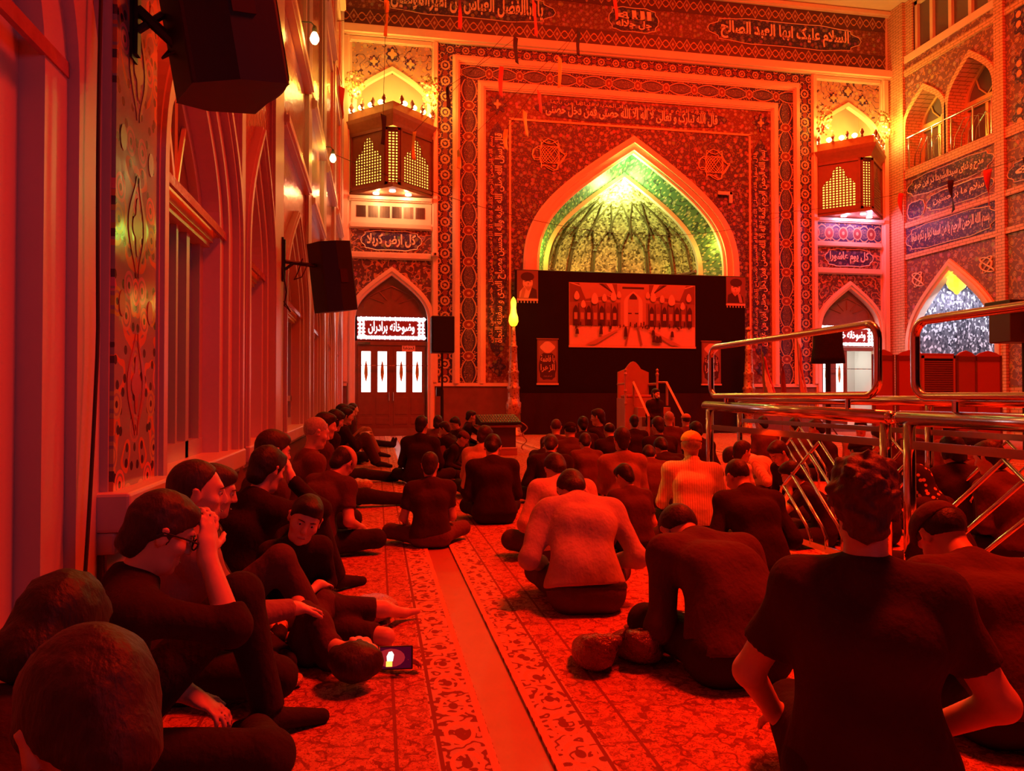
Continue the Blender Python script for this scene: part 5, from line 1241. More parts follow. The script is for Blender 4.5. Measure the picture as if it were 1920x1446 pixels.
def figure(root, J, s, R, look, h):
    """body, shirt, trousers and hair from joint positions"""
    hs = look.get('hs', s)
    A = lambda p, q, ra, rb, k=.03, **kw: cap(p, q, ra*s, rb*s, k*s, **kw)
    px = J['px']*s; cx = J['cx']
    tors = lambda o, fat=1.0: [A(J['pel']-px*.075, J['pel']+px*.075, .112*fat+o, .112*fat+o, .06), A(J['wai']-px*.055, J['wai']+px*.055, .100*fat+o, .100*fat+o, .09),
        A(J['che']-cx*.065*s, J['che']+cx*.065*s, .108+o, .108+o, .09), A(J['shL'], J['shR'], .060+o, .060+o, .07), A(J['neb'], J['shL'], .048+o, .055+o, .05), A(J['neb'], J['shR'], .048+o, .055+o, .05)]
    fat = look.get('fat', 1)
    body = tors(-.012)
    body.append(A(J['neb']-(J['nec']-J['neb'])*.3, J['nec']+(J['hc']-J['nec'])*.35, .053, .050, .03))
    body += head_prims(J['hc'], R, hs, look.get('child'))
    for e in 'LR':
        sg = -1 if e == 'L' else 1
        body += [A(J['sh'+e], J['el'+e], .050, .040, .03), A(J['el'+e], J['wr'+e], .040, .027, .02)]
        hand(body, J['wr'+e], J['hd'+e], J['pn'+e], s, J['cu'+e], sg)
        body += [A(J['hi'+e], J['kn'+e], .080, .056, .04), A(J['kn'+e], J['an'+e], .052, .034, .03), A(J['an'+e], J['to'+e], .034, .022, .02), A(J['an'+e], J['an'+e]+(J['an'+e]-J['to'+e])*.22, .034, .030, .02)]
    skin_mesh('body', body, h, look.get('skin', SKIN), root)
    up = nrm(J['neb']-J['che'])
    sh = tors(.010, fat)+[A(J['pel']-px*.08, J['pel']+px*.08, .128*fat, .128*fat, .06, cut=[(J['pel']+J['sp']*(.03 if look.get('belt') else -.015)*s, -J['sp'])])]
    sh[0] = sh.pop()
    sh.append(A(J['neb']-(J['nec']-J['neb'])*.5, J['neb']+(J['nec']-J['neb'])*.75, .066, .060, .03, cut=[(J['neb']+(J['nec']-J['neb'])*look.get('collar', .55), nrm(J['nec']-J['neb']))]))
    for e in 'LR':
        S_, E, Wt = J['sh'+e], J['el'+e], J['wr'+e]
        if look['sleeve'] == 'long':
            q = E+(Wt-E)*.96; sh += [A(S_, E, .066, .054, .04), A(E, q+(Wt-E)*.15, .054, .040, .03, cut=[(q, nrm(Wt-E))])]
        elif look['sleeve'] == 'rolled':
            q = E+(Wt-E)*.22; sh += [A(S_, E, .066, .055, .04), A(E, q+(Wt-E)*.2, .055, .050, .03, cut=[(q, nrm(Wt-E))])]
        else:
            q = S_+(E-S_)*.68; sh += [A(S_, E, .067, .060, .04, cut=[(q, nrm(E-S_))])]
    skin_mesh('shirt', sh, h, look['shirt'], root, fold=look.get('fold', .012)*s, seed=look.get('seed', 1))
    if look.get('collar', 0) >= .8:
        ax_ = nrm(J['nec']-J['neb']); skin_mesh('collar', [A(J['neb']-(J['nec']-J['neb'])*.6, J['nec']+(J['nec']-J['neb'])*.6, .074, .062, .02, cut=[(J['neb']+(J['nec']-J['neb'])*.95, ax_), (J['neb']+(J['nec']-J['neb'])*.12, -ax_)])], h, look['shirt'], root)
    if look.get('belt'):
        skin_mesh('belt', [A(J['pel']-px*.085, J['pel']+px*.085, .124*fat, .124*fat, .05, cut=[(J['pel']+J['sp']*.036*s, J['sp']), (J['pel']+J['sp']*.004*s, -J['sp'])])], h, M['black'], root)
    if look.get('socks', not look.get('child')):
        sk = []
        for e in 'LR': sk += [A(J['an'+e], J['to'+e], .040, .028, .02), A(J['an'+e], J['an'+e]+(J['an'+e]-J['to'+e])*.22, .040, .035, .02), A(J['an'+e], J['an'+e]+(J['kn'+e]-J['an'+e])*.25, .040, .042, .02, cut=[(J['an'+e]+(J['kn'+e]-J['an'+e])*.2, nrm(J['kn'+e]-J['an'+e]))])]
        skin_mesh('socks', sk, max(h, .010), CL['darkpants'], root)
    pa = [A(J['pel']-px*.085, J['pel']+px*.085, .118*fat, .118*fat, .05)]
    for e in 'LR':
        K_, N_ = J['kn'+e], J['an'+e]
        if look.get('legs') == 'shorts':
            q = J['hi'+e]+(K_-J['hi'+e])*.85; pa.append(A(J['hi'+e], K_, .096, .080, .05, cut=[(q, nrm(K_-J['hi'+e]))]))
        else:
            q = K_+(N_-K_)*.93; pa += [A(J['hi'+e], K_, .094, .072, .05), A(K_, N_, .070, .056, .03, cut=[(q, nrm(N_-K_))])]
    skin_mesh('trousers', pa, h, look['pants'], root, fold=.006*s, seed=look.get('seed', 1)+3)
    st = look.get('hair', 'short'); hm = hairmat(look.get('hairc', 'black'), HC[look.get('hairc', 'black')])
    f = lambda *p: J['hc']+R @ (vv(*p)*hs)
    if st == 'scarf':
        skin_mesh('headscarf', [ell(f(0,-.01,.03), (.095*hs,.118*hs,.115*hs), R, .02, cut=[(f(0,.075,0), R @ vv(0,1,0))]), cap(f(0,-.02,-.06), J['neb']-up*.02, .085*hs, .11*hs, .05, cut=[(f(0,.07,0), R @ vv(0,1,0))])], h, look['scarf'], root, fold=.006)
    elif st == 'cap':
        cm = look['cap']
        skin_mesh('hair', [ell(f(0,-.014,.02), (.080*hs,.101*hs,.092*hs), R, .015, cut=[(f(0,0,-.004), R @ nrm(vv(0,.5,-.85)))])], h, hm, root)
        c_ = skin_mesh('cap', [ell(f(0,-.006,.048), (.090*hs,.110*hs,.082*hs), R, .015, cut=[(f(0,0,.040), R @ nrm(vv(0,.1,-1)))])]+([ell(f(0,.125,.052), (.07*hs,.075*hs,.009*hs), R @ rotm(12,0,0), .015)] if look.get('brim', 1) else []), min(h, .008), cm, root)
        if look.get('brim', 1) and h < .013:
            q = MB(); q.ball(tuple(f(0,-.006,.131)), .007*hs, 6); q.build('cap_button', cm, c_)
    elif st == 'band':
        skin_mesh('hair', hair_prims('short', J['hc'], R, hs), h, hm, root)
        skin_mesh('headband', [ell(f(0,-.01,.03), (.095*hs,.115*hs,.108*hs), R, .02, cut=[(f(0,-.05,.045), R @ nrm(vv(0,-.5,-.8)))])], h, look['cap'], root)
    elif st != 'none':
        skin_mesh('hair', hair_prims(st, J['hc'], R, hs), min(h, .010), hm, root, curl={'curly':.013, 'shaggy':.004, 'thick':.003}.get(st, 0.0015), seed=look.get('seed', 1))
    if look.get('beard'): skin_mesh('beard', beard_prims(J['hc'], R, hs), min(h, .009), hm, root)
    if look.get('face'):
        for e in (-1, 1):
            ey = MB(); ey.ball(tuple(f(e*.031,.076,.008)), .0125*hs, 10); o = ey.build('eye', plain('eye_white', (.6,.5,.47), .2), root, smooth=True)
            ey = MB(); ey.ball(tuple(f(e*.0315,.0845,.007)), .0062*hs, 8); ey.build('iris', plain('eye_dark', (.02,.01,.01), .15), o)
            br = MB(); br.tube([tuple(f(e*.014,.097,.026)), tuple(f(e*.031,.0945,.030)), tuple(f(e*.047,.079,.026))], [.002*hs, .003*hs, .0015*hs], 6); br.build('eyebrow', hm, root)
        q = MB(); q.tube([tuple(f(-.020,.0945,-.0645)), tuple(f(0,.0985,-.0655)), tuple(f(.020,.0945,-.0645))], .0022*hs, 6); q.build('lips', plain('lip_red', (.35,.12,.1), .5), root)
    if look.get('glasses'):
        q = MB()
        for e in (-1, 1):
            q.tube([tuple(f(e*(.033)+.026*math.cos(t), .108, .006+.019*math.sin(t))) for t in np.linspace(0, 2*PI, 17)[:-1]], .0028*hs, 6, closed=True)
            q.tube([tuple(f(e*.058,.106,.012)), tuple(f(e*.080,.06,.014)), tuple(f(e*.086,-.012,.012)), tuple(f(e*.084,-.028,-.006))], .0032*hs, 6)
        q.tube([tuple(f(-.008,.110,.008)), tuple(f(.008,.110,.008))], .003*hs, 6); q.build('glasses', M['black'], root)
def person(label, x, y, rot=0, s=1.0, legs='cross', lean=12, hunch=16, side=0, head=(20,0,0), arms=('lap','lap'), z=0, h=.014, poles=None, group=None, lift=0, **look):
    root = tag(empty('person', (x, y, z), math.radians(rot)), label, 'person', group)
    look.setdefault('sleeve', 'long'); look.setdefault('shirt', CL['black']); look.setdefault('pants', CL['darkpants']); look['seed'] = int(abs(x*31+y*17)) % 97
    dv = lambda a, b=side: nrm(vv(math.sin(math.radians(b)), math.sin(math.radians(a)), math.cos(math.radians(a))))
    J = {'px': vv(1,0,0)}; v_ = lambda p: np.array(p, float)*s
    J['pel'] = v_((0, 0, .118+lift)); J['wai'] = J['pel']+dv(lean*.4-4)*.150*s; J['che'] = J['wai']+dv(lean)*.175*s
    J['neb'] = J['che']+dv(lean+hunch*.6)*.165*s; J['nec'] = J['neb']+dv(lean+hunch)*.075*s; J['sp'] = dv(lean*.5)
    R = rotm(*head); hs = look.get('hs', s); J['hc'] = J['nec']+(R @ vv(0,.010,.105))*hs*.98
    tw = math.radians(look.get('twist', 0)); cx = nrm(vv(math.cos(tw), math.sin(tw), -.0)); J['cx'] = cx
    fw_ = vv(-math.sin(tw), math.cos(tw), 0)
    for i, e in enumerate('LR'):
        sg = (-1, 1)[i]
        J['sh'+e] = J['neb']+cx*sg*.158*s*look.get('wide', 1)-dv(lean+hunch*.5)*.052*s+fw_*.02*s
        a = arms[i]
        W_ = {'lap': (sg*.09,.27,.20), 'knee': (sg*.20,.30,.19), 'wide': (sg*.33,.26,.20), 'book': (sg*.07,.30,.36), 'ankle': (sg*.04,.36,.14), 'prop': (sg*.34,-.20,.04), 'chin': None, 'brow': None, 'kneeup': (sg*.10,.40,.50)}.get(a, a) if isinstance(a, str) else a
        pole = vv(sg*.45, -.5, -.9); hd = None
        if a == 'brow': Wt = J['hc']+R @ (vv(sg*.05,.15,-.01)*hs); hd = R @ vv(-sg*.35,-.25,.9); pole = vv(sg*.9,.5,-.7)
        elif a == 'chin': Wt = J['hc']+R @ (vv(sg*.055,.115,-.13)*hs); hd = R @ vv(-sg*.15,-.3,.9); pole = vv(sg*.7,.3,-.8)
        else: Wt = v_(W_)
        if poles and poles[i]: pole = vv(*poles[i])
        J['el'+e], J['wr'+e] = ik(J['sh'+e], Wt, .275*s, .245*s, pole)
        fd_ = nrm(J['wr'+e]-J['el'+e]); J['hd'+e] = hd if hd is not None else nrm(fd_+vv(-sg*.3, .2, -.25)) if a != 'prop' else vv(sg*.5,-.7,-.15)
        J['pn'+e] = vv(0,.1,1) if hd is None else R @ vv(sg*.9,.4,0); J['cu'+e] = .45
        kn, an, to = LEGS[legs][i] if isinstance(legs, str) else legs[i]
        J['hi'+e] = J['pel']+vv(sg*.085, .02, -.005)*s; J['kn'+e] = v_(kn)+vv(0,0,lift)*s; J['an'+e] = v_(an)+(vv(0,0,lift)*s if legs == 'step' else 0); J['to'+e] = v_(to)+(vv(0,0,lift)*s if legs == 'step' else 0)
    figure(root, J, s, R, look, h)
    return root, J, R
CL = {k: cloth('cloth_'+k, c) for k, c in dict(black=(.034,.014,.014), charcoal=(.055,.025,.025), darkpants=(.035,.02,.02), greypants=(.10,.05,.045), rust=(.30,.16,.14), grey=(.46,.36,.34), peach=(.58,.42,.36), light=(.66,.55,.48), white=(.78,.70,.62), beige=(.50,.32,.22), yellow=(.9,.62,.12), brown=(.14,.06,.05), tan=(.35,.2,.13), dim=(.09,.04,.04)).items()}
def _stripe():
    m = Mat('cloth_striped', .9, 0, .15); x, y, z = m.xyz(); m.color(m.mix(((x/.018).frac() < .22), (.80,.66,.5), (.52,.36,.28))); n = m.noise(9, None, 3); m.bump(n, .5, .03); return m.m
CL['striped'] = _stripe()
def _patt(nm, a, b, sc):
    m = Mat(nm, .9, 0, .15); v = m.voro(sc, dim='3D'); m.color(m.mix(v < .33, a, b)); return m.m
CL['camo'] = _patt('cloth_patterned', (.05,.03,.03), (.30,.2,.18), 26); CL['dots'] = _patt('scarf_spotted', (.03,.015,.015), (.62,.36,.28), 30)

def lying_child():
    """a small boy lying on his side on the carpet, head toward the camera, watching a phone"""
    root = tag(empty('person', (-.13, 3.04, 0)), 'small boy in dark clothes lying on the carpet watching a phone', 'person')
    s = .66; h = .0085; J = {'px': vv(.35,0,.94), 'cx': vv(.25,.0,.97)}
    J['pel'] = vv(-.12,.36,.115); J['wai'] = vv(-.155,.24,.11); J['che'] = vv(-.13,.10,.115); J['neb'] = vv(-.05,-.02,.12); J['nec'] = vv(-.0,-.07,.12); J['sp'] = nrm(J['wai']-J['pel'])
    fw = nrm(vv(.80,.30,.10)); up = nrm(vv(.50,-.86,.0)-fw*fw.dot(vv(.50,-.86,.0))); rt = np.cross(fw, up); R = np.stack([rt, fw, up], 1)
    hs = .86; J['hc'] = vv(.055,-.17,.118)
    J['shL'] = J['neb']+vv(-.05,.06,.075); J['shR'] = J['neb']+vv(.0,.05,-.065)
    J['elL'] = vv(-.20,.20,.24); J['wrL'] = vv(-.12,.36,.27); J['elR'] = vv(.06,.04,.045); J['wrR'] = vv(.21,-.05,.045)
    J['hdL'] = vv(.5,.8,-.2); J['pnL'] = vv(.2,-.1,1); J['hdR'] = vv(1,-.15,.15); J['pnR'] = vv(.3,.6,.8); J['cuL'] = .4; J['cuR'] = .55
    for e, kz, ky in (('L', .13, .42), ('R', .06, .26)):
        J['hi'+e] = J['pel']+vv(.03, .0, .05 if e == 'L' else -.04); J['kn'+e] = vv(.16, ky, kz); J['an'+e] = vv(.26 if e == 'L' else .20, ky+.20, .05); J['to'+e] = vv(.33 if e == 'L' else .27, ky+.22, .05)
    J['knR'] = vv(.17,.24,.06); J['anR'] = vv(.02,.40,.05); J['toR'] = vv(-.02,.47,.05)
    figure(root, J, s, R, dict(shirt=CL['dim'], pants=CL['charcoal'], sleeve='short', hair='thick', hairc='dark', hs=hs, child=True, face=True, legs='shorts', collar=.3), h)
    F = tag(empty('phone', (-.13+.185, 3.04-.10, .085)), 'phone with a lit screen held by the lying boy', 'phone')
    F.rotation_euler = (math.radians(72), 0, math.radians(-4))
    q = MB(); q.box(-.085, .085, -.044, .044, -.005, .004); q.build('case', M['black'], F, bevel=.004)
    q = MB(); q.plate(lambda u, v, d: (u, v, d), rect(-.079, .079, -.039, .039), .005, .005, m=0)
    q.plate(lambda u, v, d: (u, v, d), [(.0+.055*math.cos(t), .0+.034*math.sin(t)) for t in np.linspace(0, 2*PI, 17)[:-1]], .0055, .0055, m=1)
    q.plate(lambda u, v, d: (u, v, d), [(-.014,-.012),(.008,-.012),(.012,.012),(.004,.024),(-.008,.022),(-.016,.006)], .006, .006, m=2)
    q.plate(lambda u, v, d: (u, v, d), rect(-.018, .006, -.032, -.012), .006, .006, m=3); q.plate(lambda u, v, d: (u, v, d), rect(-.066, -.052, .024, .034), .006, .006, m=2)
    q.build('screen', [glow('screen_dark', (.10,.0,.02), .5, (.02,.02,.02)), glow('screen_red', (.6,.02,.03), .6, (.02,.02,.02)), glow('screen_white', (1,.95,.9), 1.6), glow('screen_yellow', (.9,.8,.1), 1.1)], F)
def microphone(root, J):
    w = Vector(J['wrR'])+Vector(J['hdR'])*.07; m_ = Vector(J['hc'])+Vector((0,.12,-.06)); root_m = Matrix.Translation(root.location) @ Matrix.Rotation(root.rotation_euler.z, 4, 'Z')
    a, b = root_m @ w, root_m @ m_; d = (a-b).normalized()
    T = tag(empty('microphone', tuple(b)), 'black handheld microphone at the mouth of the speaker on the pulpit', 'microphone')
    q = MB(); q.tube([d*.02, d*.05, d*.2], [.018, .014, .011], 10); q.build('handle', M['black'], T, smooth=True)
    q = MB(); q.ball((0, 0, 0), .027, 10); q.build('grille_head', M['steel'], T, smooth=True)
# ------------------------------------------------------------------ the seated congregation
person('person seen from behind at the right front, curly hair, dark shirt, elbows out', 1.2, 1.66, -30, s=1.0, lift=.05, hs=.93, legs=(((-.17,.36,.12),(-.14,.0,.06),(-.13,-.12,.04)),((.17,.36,.12),(.14,.0,.06),(.13,-.12,.04))), lean=6, hunch=8, head=(6,0,0), arms=((-.22,.24,.19),(.13,.16,.22)), poles=((-.8,-.5,-.45),(1,-.45,-.25)), h=.0085, sleeve='short', shirt=CL['charcoal'], hair='curly', hairc='brown', collar=.3, fold=.010)
person('person in a dark cap and dark jacket bent over at the right edge', 1.99, 2.02, -12, s=.98, lean=34, hunch=28, head=(56,14,0), arms=('book','book'), h=.010, hair='cap', cap=CL['dim'], shirt=CL['dim'], wide=1.1)
person('bareheaded child at the lower left corner seen from behind, thick dark hair', -.235, .87, 35, s=.92, lean=18, hunch=10, head=(32,8,0), arms=('lap','lap'), h=.0085, hair='thick', hairc='dark')
person('person with dark wavy hair slumped against the wall at the left edge', -.68, 1.34, -16, s=.90, lean=18, hunch=20, head=(40,10,10), h=.010, hair='shaggy', hairc='black', shirt=CL['charcoal'])
person('person in black with glasses resting the forehead on one hand by the wall', -.77, 2.26, -72, s=.94, hs=.90, legs=((( -.12,.42,.50),(-.10,.52,.07),(-.12,.70,.035)),((.30,.44,.13),(-.04,.46,.07),(-.12,.42,.05))), lean=10, hunch=16, head=(26,8,0), arms=('lap','brow'), poles=(None,(.25,.8,-.6)), h=.0075, sleeve='rolled', hair='thick', hairc='dark', glasses=True, face=True)
person('person in a grey shirt with receding hair seated second along the left wall', -.72, 2.92, -68, s=.95, legs='cross', lean=4, hunch=8, head=(6,-8,0), arms=('knee',(.10,.42,.30)), h=.009, shirt=CL['rust'], hair='receding', hairc='dark', face=True)
person('person in a patterned shirt with one knee drawn up, beside the grey shirted one', -.78, 3.34, -80, s=.90, legs='right_up', lean=6, hunch=10, head=(14,0,0), arms=('lap',(.10,.34,.44)), h=.011, sleeve='short', shirt=CL['camo'], pants=CL['greypants'], hair='short', hairc='dark', face=True)
person('boy in black with a hand over the brow seated against the wall', -.70, 3.98, -45, s=.95, legs='up', lean=14, hunch=14, head=(22,6,0), arms=('lap','brow'), h=.011, hair='thick', hairc='black')
person('smiling boy in black leaning forward and facing the camera, by the wall', -.40, 3.72, -160, s=.72, legs='cross', lean=22, hunch=14, side=2, head=(16,-12,-20), arms=('lap','knee'), h=.009, hs=.88, hair='short', hairc='black', face=True, child=True)
person('person with short dark hair in profile behind the boy with a covered brow', -.72, 4.62, -60, s=1.0, legs='cross', lean=8, hunch=10, head=(12,0,0), h=.012, hair='short', hairc='dark', face=True, shirt=CL['dim'])
person('child in a dark short sleeved shirt with a pale headband bowed forward by the wall', -.42, 5.25, -38, s=.92, legs='cross', lean=22, hunch=26, head=(44,0,0), arms=('knee','knee'), h=.011, sleeve='short', shirt=CL['dim'], hair='band', cap=CL['beige'], hairc='black')
person('grey headed person seated past the child with the headband', -.60, 6.3, -70, s=1.04, legs='cross', lean=6, hunch=10, head=(16,0,0), h=.013, hair='buzz', hairc='grey', shirt=CL['brown'])
person('dark haired person with a bare forehead next along the wall', -.60, 7.5, -75, s=1.05, legs='one_out', lean=6, hunch=10, head=(10,0,0), h=.014, hair='short', shirt=CL['dim'])
person('person with shaggy hair looking down, one leg stretched toward the aisle', -.66, 9.6, -70, s=1.05, legs='one_out', lean=8, hunch=12, head=(22,0,0), h=.015, hair='shaggy', shirt=CL['black'])
person('person in dark clothes with hands held out past the knees, far along the wall', -.62, 11.6, -78, s=1.05, legs='up', lean=12, hunch=12, head=(8,0,0), arms=('kneeup','kneeup'), h=.016, hair='short', shirt=CL['black'], pants=CL['greypants'])
person('person with pale knees drawn up near the far end of the wall', -.62, 13.6, -78, s=1.06, legs='up', lean=8, hunch=10, head=(10,0,0), h=.017, hair='short', shirt=CL['black'], pants=CL['tan'])
person('farthest person along the left wall, legs stretched toward the door', -.58, 16.2, -80, s=1.08, legs='straight', lean=4, hunch=8, head=(6,0,0), h=.019, hair='buzz', shirt=CL['dim'])
person('person in black close beside the one holding hands out', -.62, 12.5, -72, s=1.08, legs='cross', lean=4, hunch=8, head=(4,0,0), h=.018, hair='thick', shirt=CL['black'])
lying_child()
person('person in a pale grey shirt with bowed head, back turned, dark trousers', 1.05, 3.66, -6, legs='tight', s=.98, lean=30, hunch=36, head=(68,6,0), arms=('knee','knee'), h=.0085, shirt=CL['grey'], pants=CL['greypants'], hair='short', hairc='dark', wide=1.12, fold=.020, fat=1.05, collar=.8, belt=True)
person('big person in black bent far forward, balding crown, beside the shoe bag', 1.37, 2.66, 2, legs='tight', s=1.02, lean=42, hunch=40, head=(74,10,0), arms=('ankle','ankle'), h=.009, hair='balding', hairc='dark', wide=1.12, fold=.018, fat=1.1, collar=.8, shirt=CL['dim'])
person('person in a peach shirt with elbows on knees behind the pale grey shirt', 1.23, 4.75, -4, s=.93, lean=28, hunch=28, head=(56,10,0), arms=('knee','knee'), h=.010, shirt=CL['peach'], pants=CL['greypants'], hair='short', hairc='dark', wide=1.1, sleeve='rolled')
person('teenager in a dark polo shirt looking down left, between the grey and striped shirts', 1.8, 5.0, 6, s=.72, lean=16, hunch=18, head=(34,16,0), h=.010, sleeve='short', shirt=CL['dim'], hair='short', hairc='black')
person('person in a striped white shirt and yellow cap, back to the camera', 2.45, 5.5, -18, s=.93, lean=12, hunch=12, head=(8,0,0), arms=('knee','knee'), h=.009, shirt=CL['striped'], hair='cap', cap=CL['yellow'], hairc='grey', wide=1.1, collar=.9)
person('person with a shaved head in a dark jacket beside the first railing post', 2.25, 4.1, -8, legs='tight', s=.90, lean=28, hunch=28, head=(40,20,0), h=.010, hair='buzz', hairc='dark', wide=1.1, collar=.9)
person('teenager in a dark short sleeved shirt sitting alone at the aisle edge', 0.39, 5.45, 4, s=.77, lean=10, hunch=12, head=(14,-14,0), arms=('knee','lap'), h=.009, sleeve='short', shirt=CL['charcoal'], pants=CL['brown'], hair='short', hairc='dark', wide=1.1)
person('person in a long black robe with bowed dark hair, right of the lone teenager', 1.0, 6.35, 0, legs='tight', s=0.91, lean=14, hunch=24, head=(44,-16,0), h=.011, hair='thick', hairc='black', wide=1.15, fat=1.1, fold=.010)
person('person in a black shirt with upright head at the left end of the second row', 0.52, 9.3, -14, s=0.96, lean=8, hunch=10, head=(10,-12,0), arms=('knee','knee'), h=.012, hair='short', hairc='black', wide=1.1)
person('person in a faded red shirt turned right behind the black robe', 1.05, 7.9, -30, s=0.91, lean=18, hunch=18, head=(24,-14,0), arms=('book','book'), h=.012, shirt=CL['beige'], hair='thick', hairc='dark')
person('person in a plain rust shirt, behind the teenager in the polo shirt', 2.22, 6.5, -10, s=0.91, lean=8, hunch=10, head=(4,6,0), h=.010, shirt=CL['rust'], hair='short', hairc='dark', wide=1.05)
person('person in black with an ear lit, bending behind the peach shirt', 1.74, 7.3, -8, s=0.87, lean=26, hunch=24, head=(40,-12,0), h=.012, hair='short', hairc='dark', wide=1.1)
_, NAPE, _ = person('child with a pale nape in dark clothes at the aisle side, leaning right', 1.74, 8.2, -60, s=0.82, lean=22, hunch=24, head=(40,0,0), arms=('book','book'), h=.013, hair='thick', hairc='brown')
_, NAPE, _ = person('person with short light hair above the child with a pale nape', 2.37, 9.7, -12, s=0.91, lean=14, hunch=14, head=(16,0,0), h=.013, hair='buzz', hairc='brown', shirt=CL['dim'])
person('person in a dark jacket and dark cap in the third row', 2.41, 9.0, -8, s=0.91, lean=18, hunch=18, head=(22,10,0), h=.013, hair='cap', cap=CL['black'], shirt=CL['dim'], brim=0, wide=1.1)
person('person with a broad head of black hair behind the dark cap', 2.9, 10.2, -10, s=0.93, lean=14, hunch=16, head=(20,0,0), h=.014, hair='thick', hairc='black')
person('tall person in black turned left, before the pulpit', 3.36, 10.8, 40, s=1.02, lean=6, hunch=8, head=(8,16,0), h=.013, hair='short', hairc='dark')
person('person with a shining bald crown before the pulpit steps', 3.07, 9.4, -4, s=0.89, lean=18, hunch=18, head=(24,6,0), h=.013, hair='balding', hairc='black', wide=1.1)
person('person with black hair directly below the pulpit steps', 4.06, 11.3, -10, s=0.91, lean=12, hunch=14, head=(14,0,0), h=.014, hair='short', hairc='black')
person('person in black with an earring of light beside the speaker', 3.6, 9.0, 6, s=0.95, lean=10, hunch=14, head=(14,0,0), h=.013, hair='short', hairc='dark', wide=1.15)
person('grey haired person close in front of the speaker with the microphone', 4.69, 11.4, -6, s=0.96, lean=6, hunch=10, head=(6,0,0), h=.014, hair='buzz', hairc='grey', shirt=CL['dim'])
person('person in a pale round cap at the right of the front rows', 5.26, 12.0, -4, s=0.91, lean=10, hunch=10, head=(10,0,0), h=.015, hair='cap', cap=CL['beige'], brim=0, shirt=CL['brown'], hairc='dark')
person('person in dark clothes bent low between the speaker and the yellow cap', 3.09, 7.4, 4, s=0.86, lean=30, hunch=28, head=(48,0,0), h=.013, hair='thick', hairc='black', wide=1.1)
person('person in dark clothes crouched left of the yellow cap', 2.68, 6.9, -10, s=0.82, lean=30, hunch=30, head=(56,0,0), h=.013, hair='short', hairc='dark', shirt=CL['brown'])
person('person hidden low behind the rust shirt, dark hair', 2.33, 8.0, -6, s=0.84, lean=24, hunch=22, head=(36,0,0), h=.014, hair='short', hairc='dark', shirt=CL['brown'])
person('person with dark hair in the shade left of the first railing post', 3.96, 8.6, 0, s=0.91, lean=16, hunch=16, head=(20,10,0), h=.014, hair='short', hairc='black')
person('child with tousled hair at the far left of the group before the door', 0.95, 12.2, -20, s=0.89, lean=12, hunch=12, head=(10,0,0), h=.015, hair='shaggy', hairc='dark', shirt=CL['brown'])
person('child with pale cheeks beside the tousled one', 1.47, 12.9, 120, s=0.86, lean=14, hunch=12, head=(24,0,0), h=.015, hair='thick', hairc='black', shirt=CL['dim'], face=True)
person('child in black with a hand raised to the face, left of the mixer table', 1.2, 11.4, 60, s=0.84, lean=20, hunch=16, head=(20,0,0), arms=('chin','lap'), h=.014, hair='short', hairc='dark', face=True)
person('child bent over beside the black shirted person in the second row', 0.92, 9.9, -110, s=0.78, lean=20, hunch=22, head=(34,0,0), h=.014, hair='cap', cap=CL['brown'], brim=0)
person('boy in black seated behind the low table working the sound mixer', 1.71, 14.6, -95, s=0.93, legs='cross', lean=10, hunch=8, head=(12,10,0), arms=('lap',(.05,.46,.56)), h=.014, hair='short', hairc='black', face=True)
_, SPK, _ = person('bearded speaker in black holding a microphone to the mouth on the pulpit steps', 6.28, 16.28, 195, s=.98, legs='step', lean=6, hunch=8, head=(6,16,0), arms=('lap',(.05,.22,.60)), z=0, lift=.42, h=.012, hair='short', hairc='black', beard=True, face=True)
person('toddler with bobbed dark hair and a bright collar in profile beyond the first railing post', 3.68, 7.1, -80, s=0.56, lean=2, hunch=4, head=(6,0,0), lift=.12, h=.009, hs=.86, hair='bowl', hairc='dark', shirt=CL['white'], face=True, child=True, collar=.8)
person('adult in a striped pale shirt bent over behind the toddler', 4.18, 7.3, 70, s=0.91, lean=40, hunch=36, head=(80,0,0), h=.012, shirt=CL['striped'], hair='short', hairc='dark')
person('person with a bright forehead looking down behind the slanting bars', 3.71, 6.1, 100, s=0.84, lean=16, hunch=18, head=(38,0,0), h=.010, hair='short', hairc='dark', shirt=CL['black'], face=True)
person('boy in a light shirt facing the camera beyond the farther railing', 6.12, 8.6, 150, s=0.91, lean=6, hunch=8, head=(6,0,0), h=.011, hair='short', hairc='black', shirt=CL['beige'], face=True, child=True)
person('person in a black cap directly behind the curly haired one', 3.61, 4.9, 0, s=.9, lean=14, hunch=16, head=(16,0,0), h=.012, hair='cap', cap=CL['black'], brim=0)
person('person wearing a spotted headscarf behind the near railing', 3.45, 3.95, 20, s=.80, lean=24, hunch=20, head=(30,0,0), h=.010, hair='scarf', scarf=CL['dots'], shirt=CL['black'], face=True)
person('person in dark clothes resting the chin on a hand low behind the railing', 3.26, 5.0, 60, s=0.75, lean=24, hunch=20, head=(34,0,0), arms=('chin','chin'), h=.011, sleeve='short', hair='short', hairc='black', face=True)
person('person with dark hair beyond the railings, left of the boy in the light shirt', 5.84, 8.8, 40, lean=16, hunch=16, s=.92, head=(18,6,0), h=.013, hair='thick', hairc='black', shirt=CL['black'])
person('person in dark clothes beneath the red partition, left of the air cooler', 5.89, 9.6, -10, lean=16, hunch=16, s=.92, head=(18,6,0), h=.013, hair='short', hairc='black', shirt=CL['dim'])
person('person in a dark robe beneath the air cooler', 6.81, 8.4, 10, lean=16, hunch=16, s=.92, head=(18,6,0), h=.013, hair='thick', hairc='black', shirt=CL['black'])
person('person with a bowed head beneath the right hand red partition', 6.99, 8.0, -20, lean=16, hunch=16, s=.92, head=(18,6,0), h=.013, hair='short', hairc='black', shirt=CL['brown'])
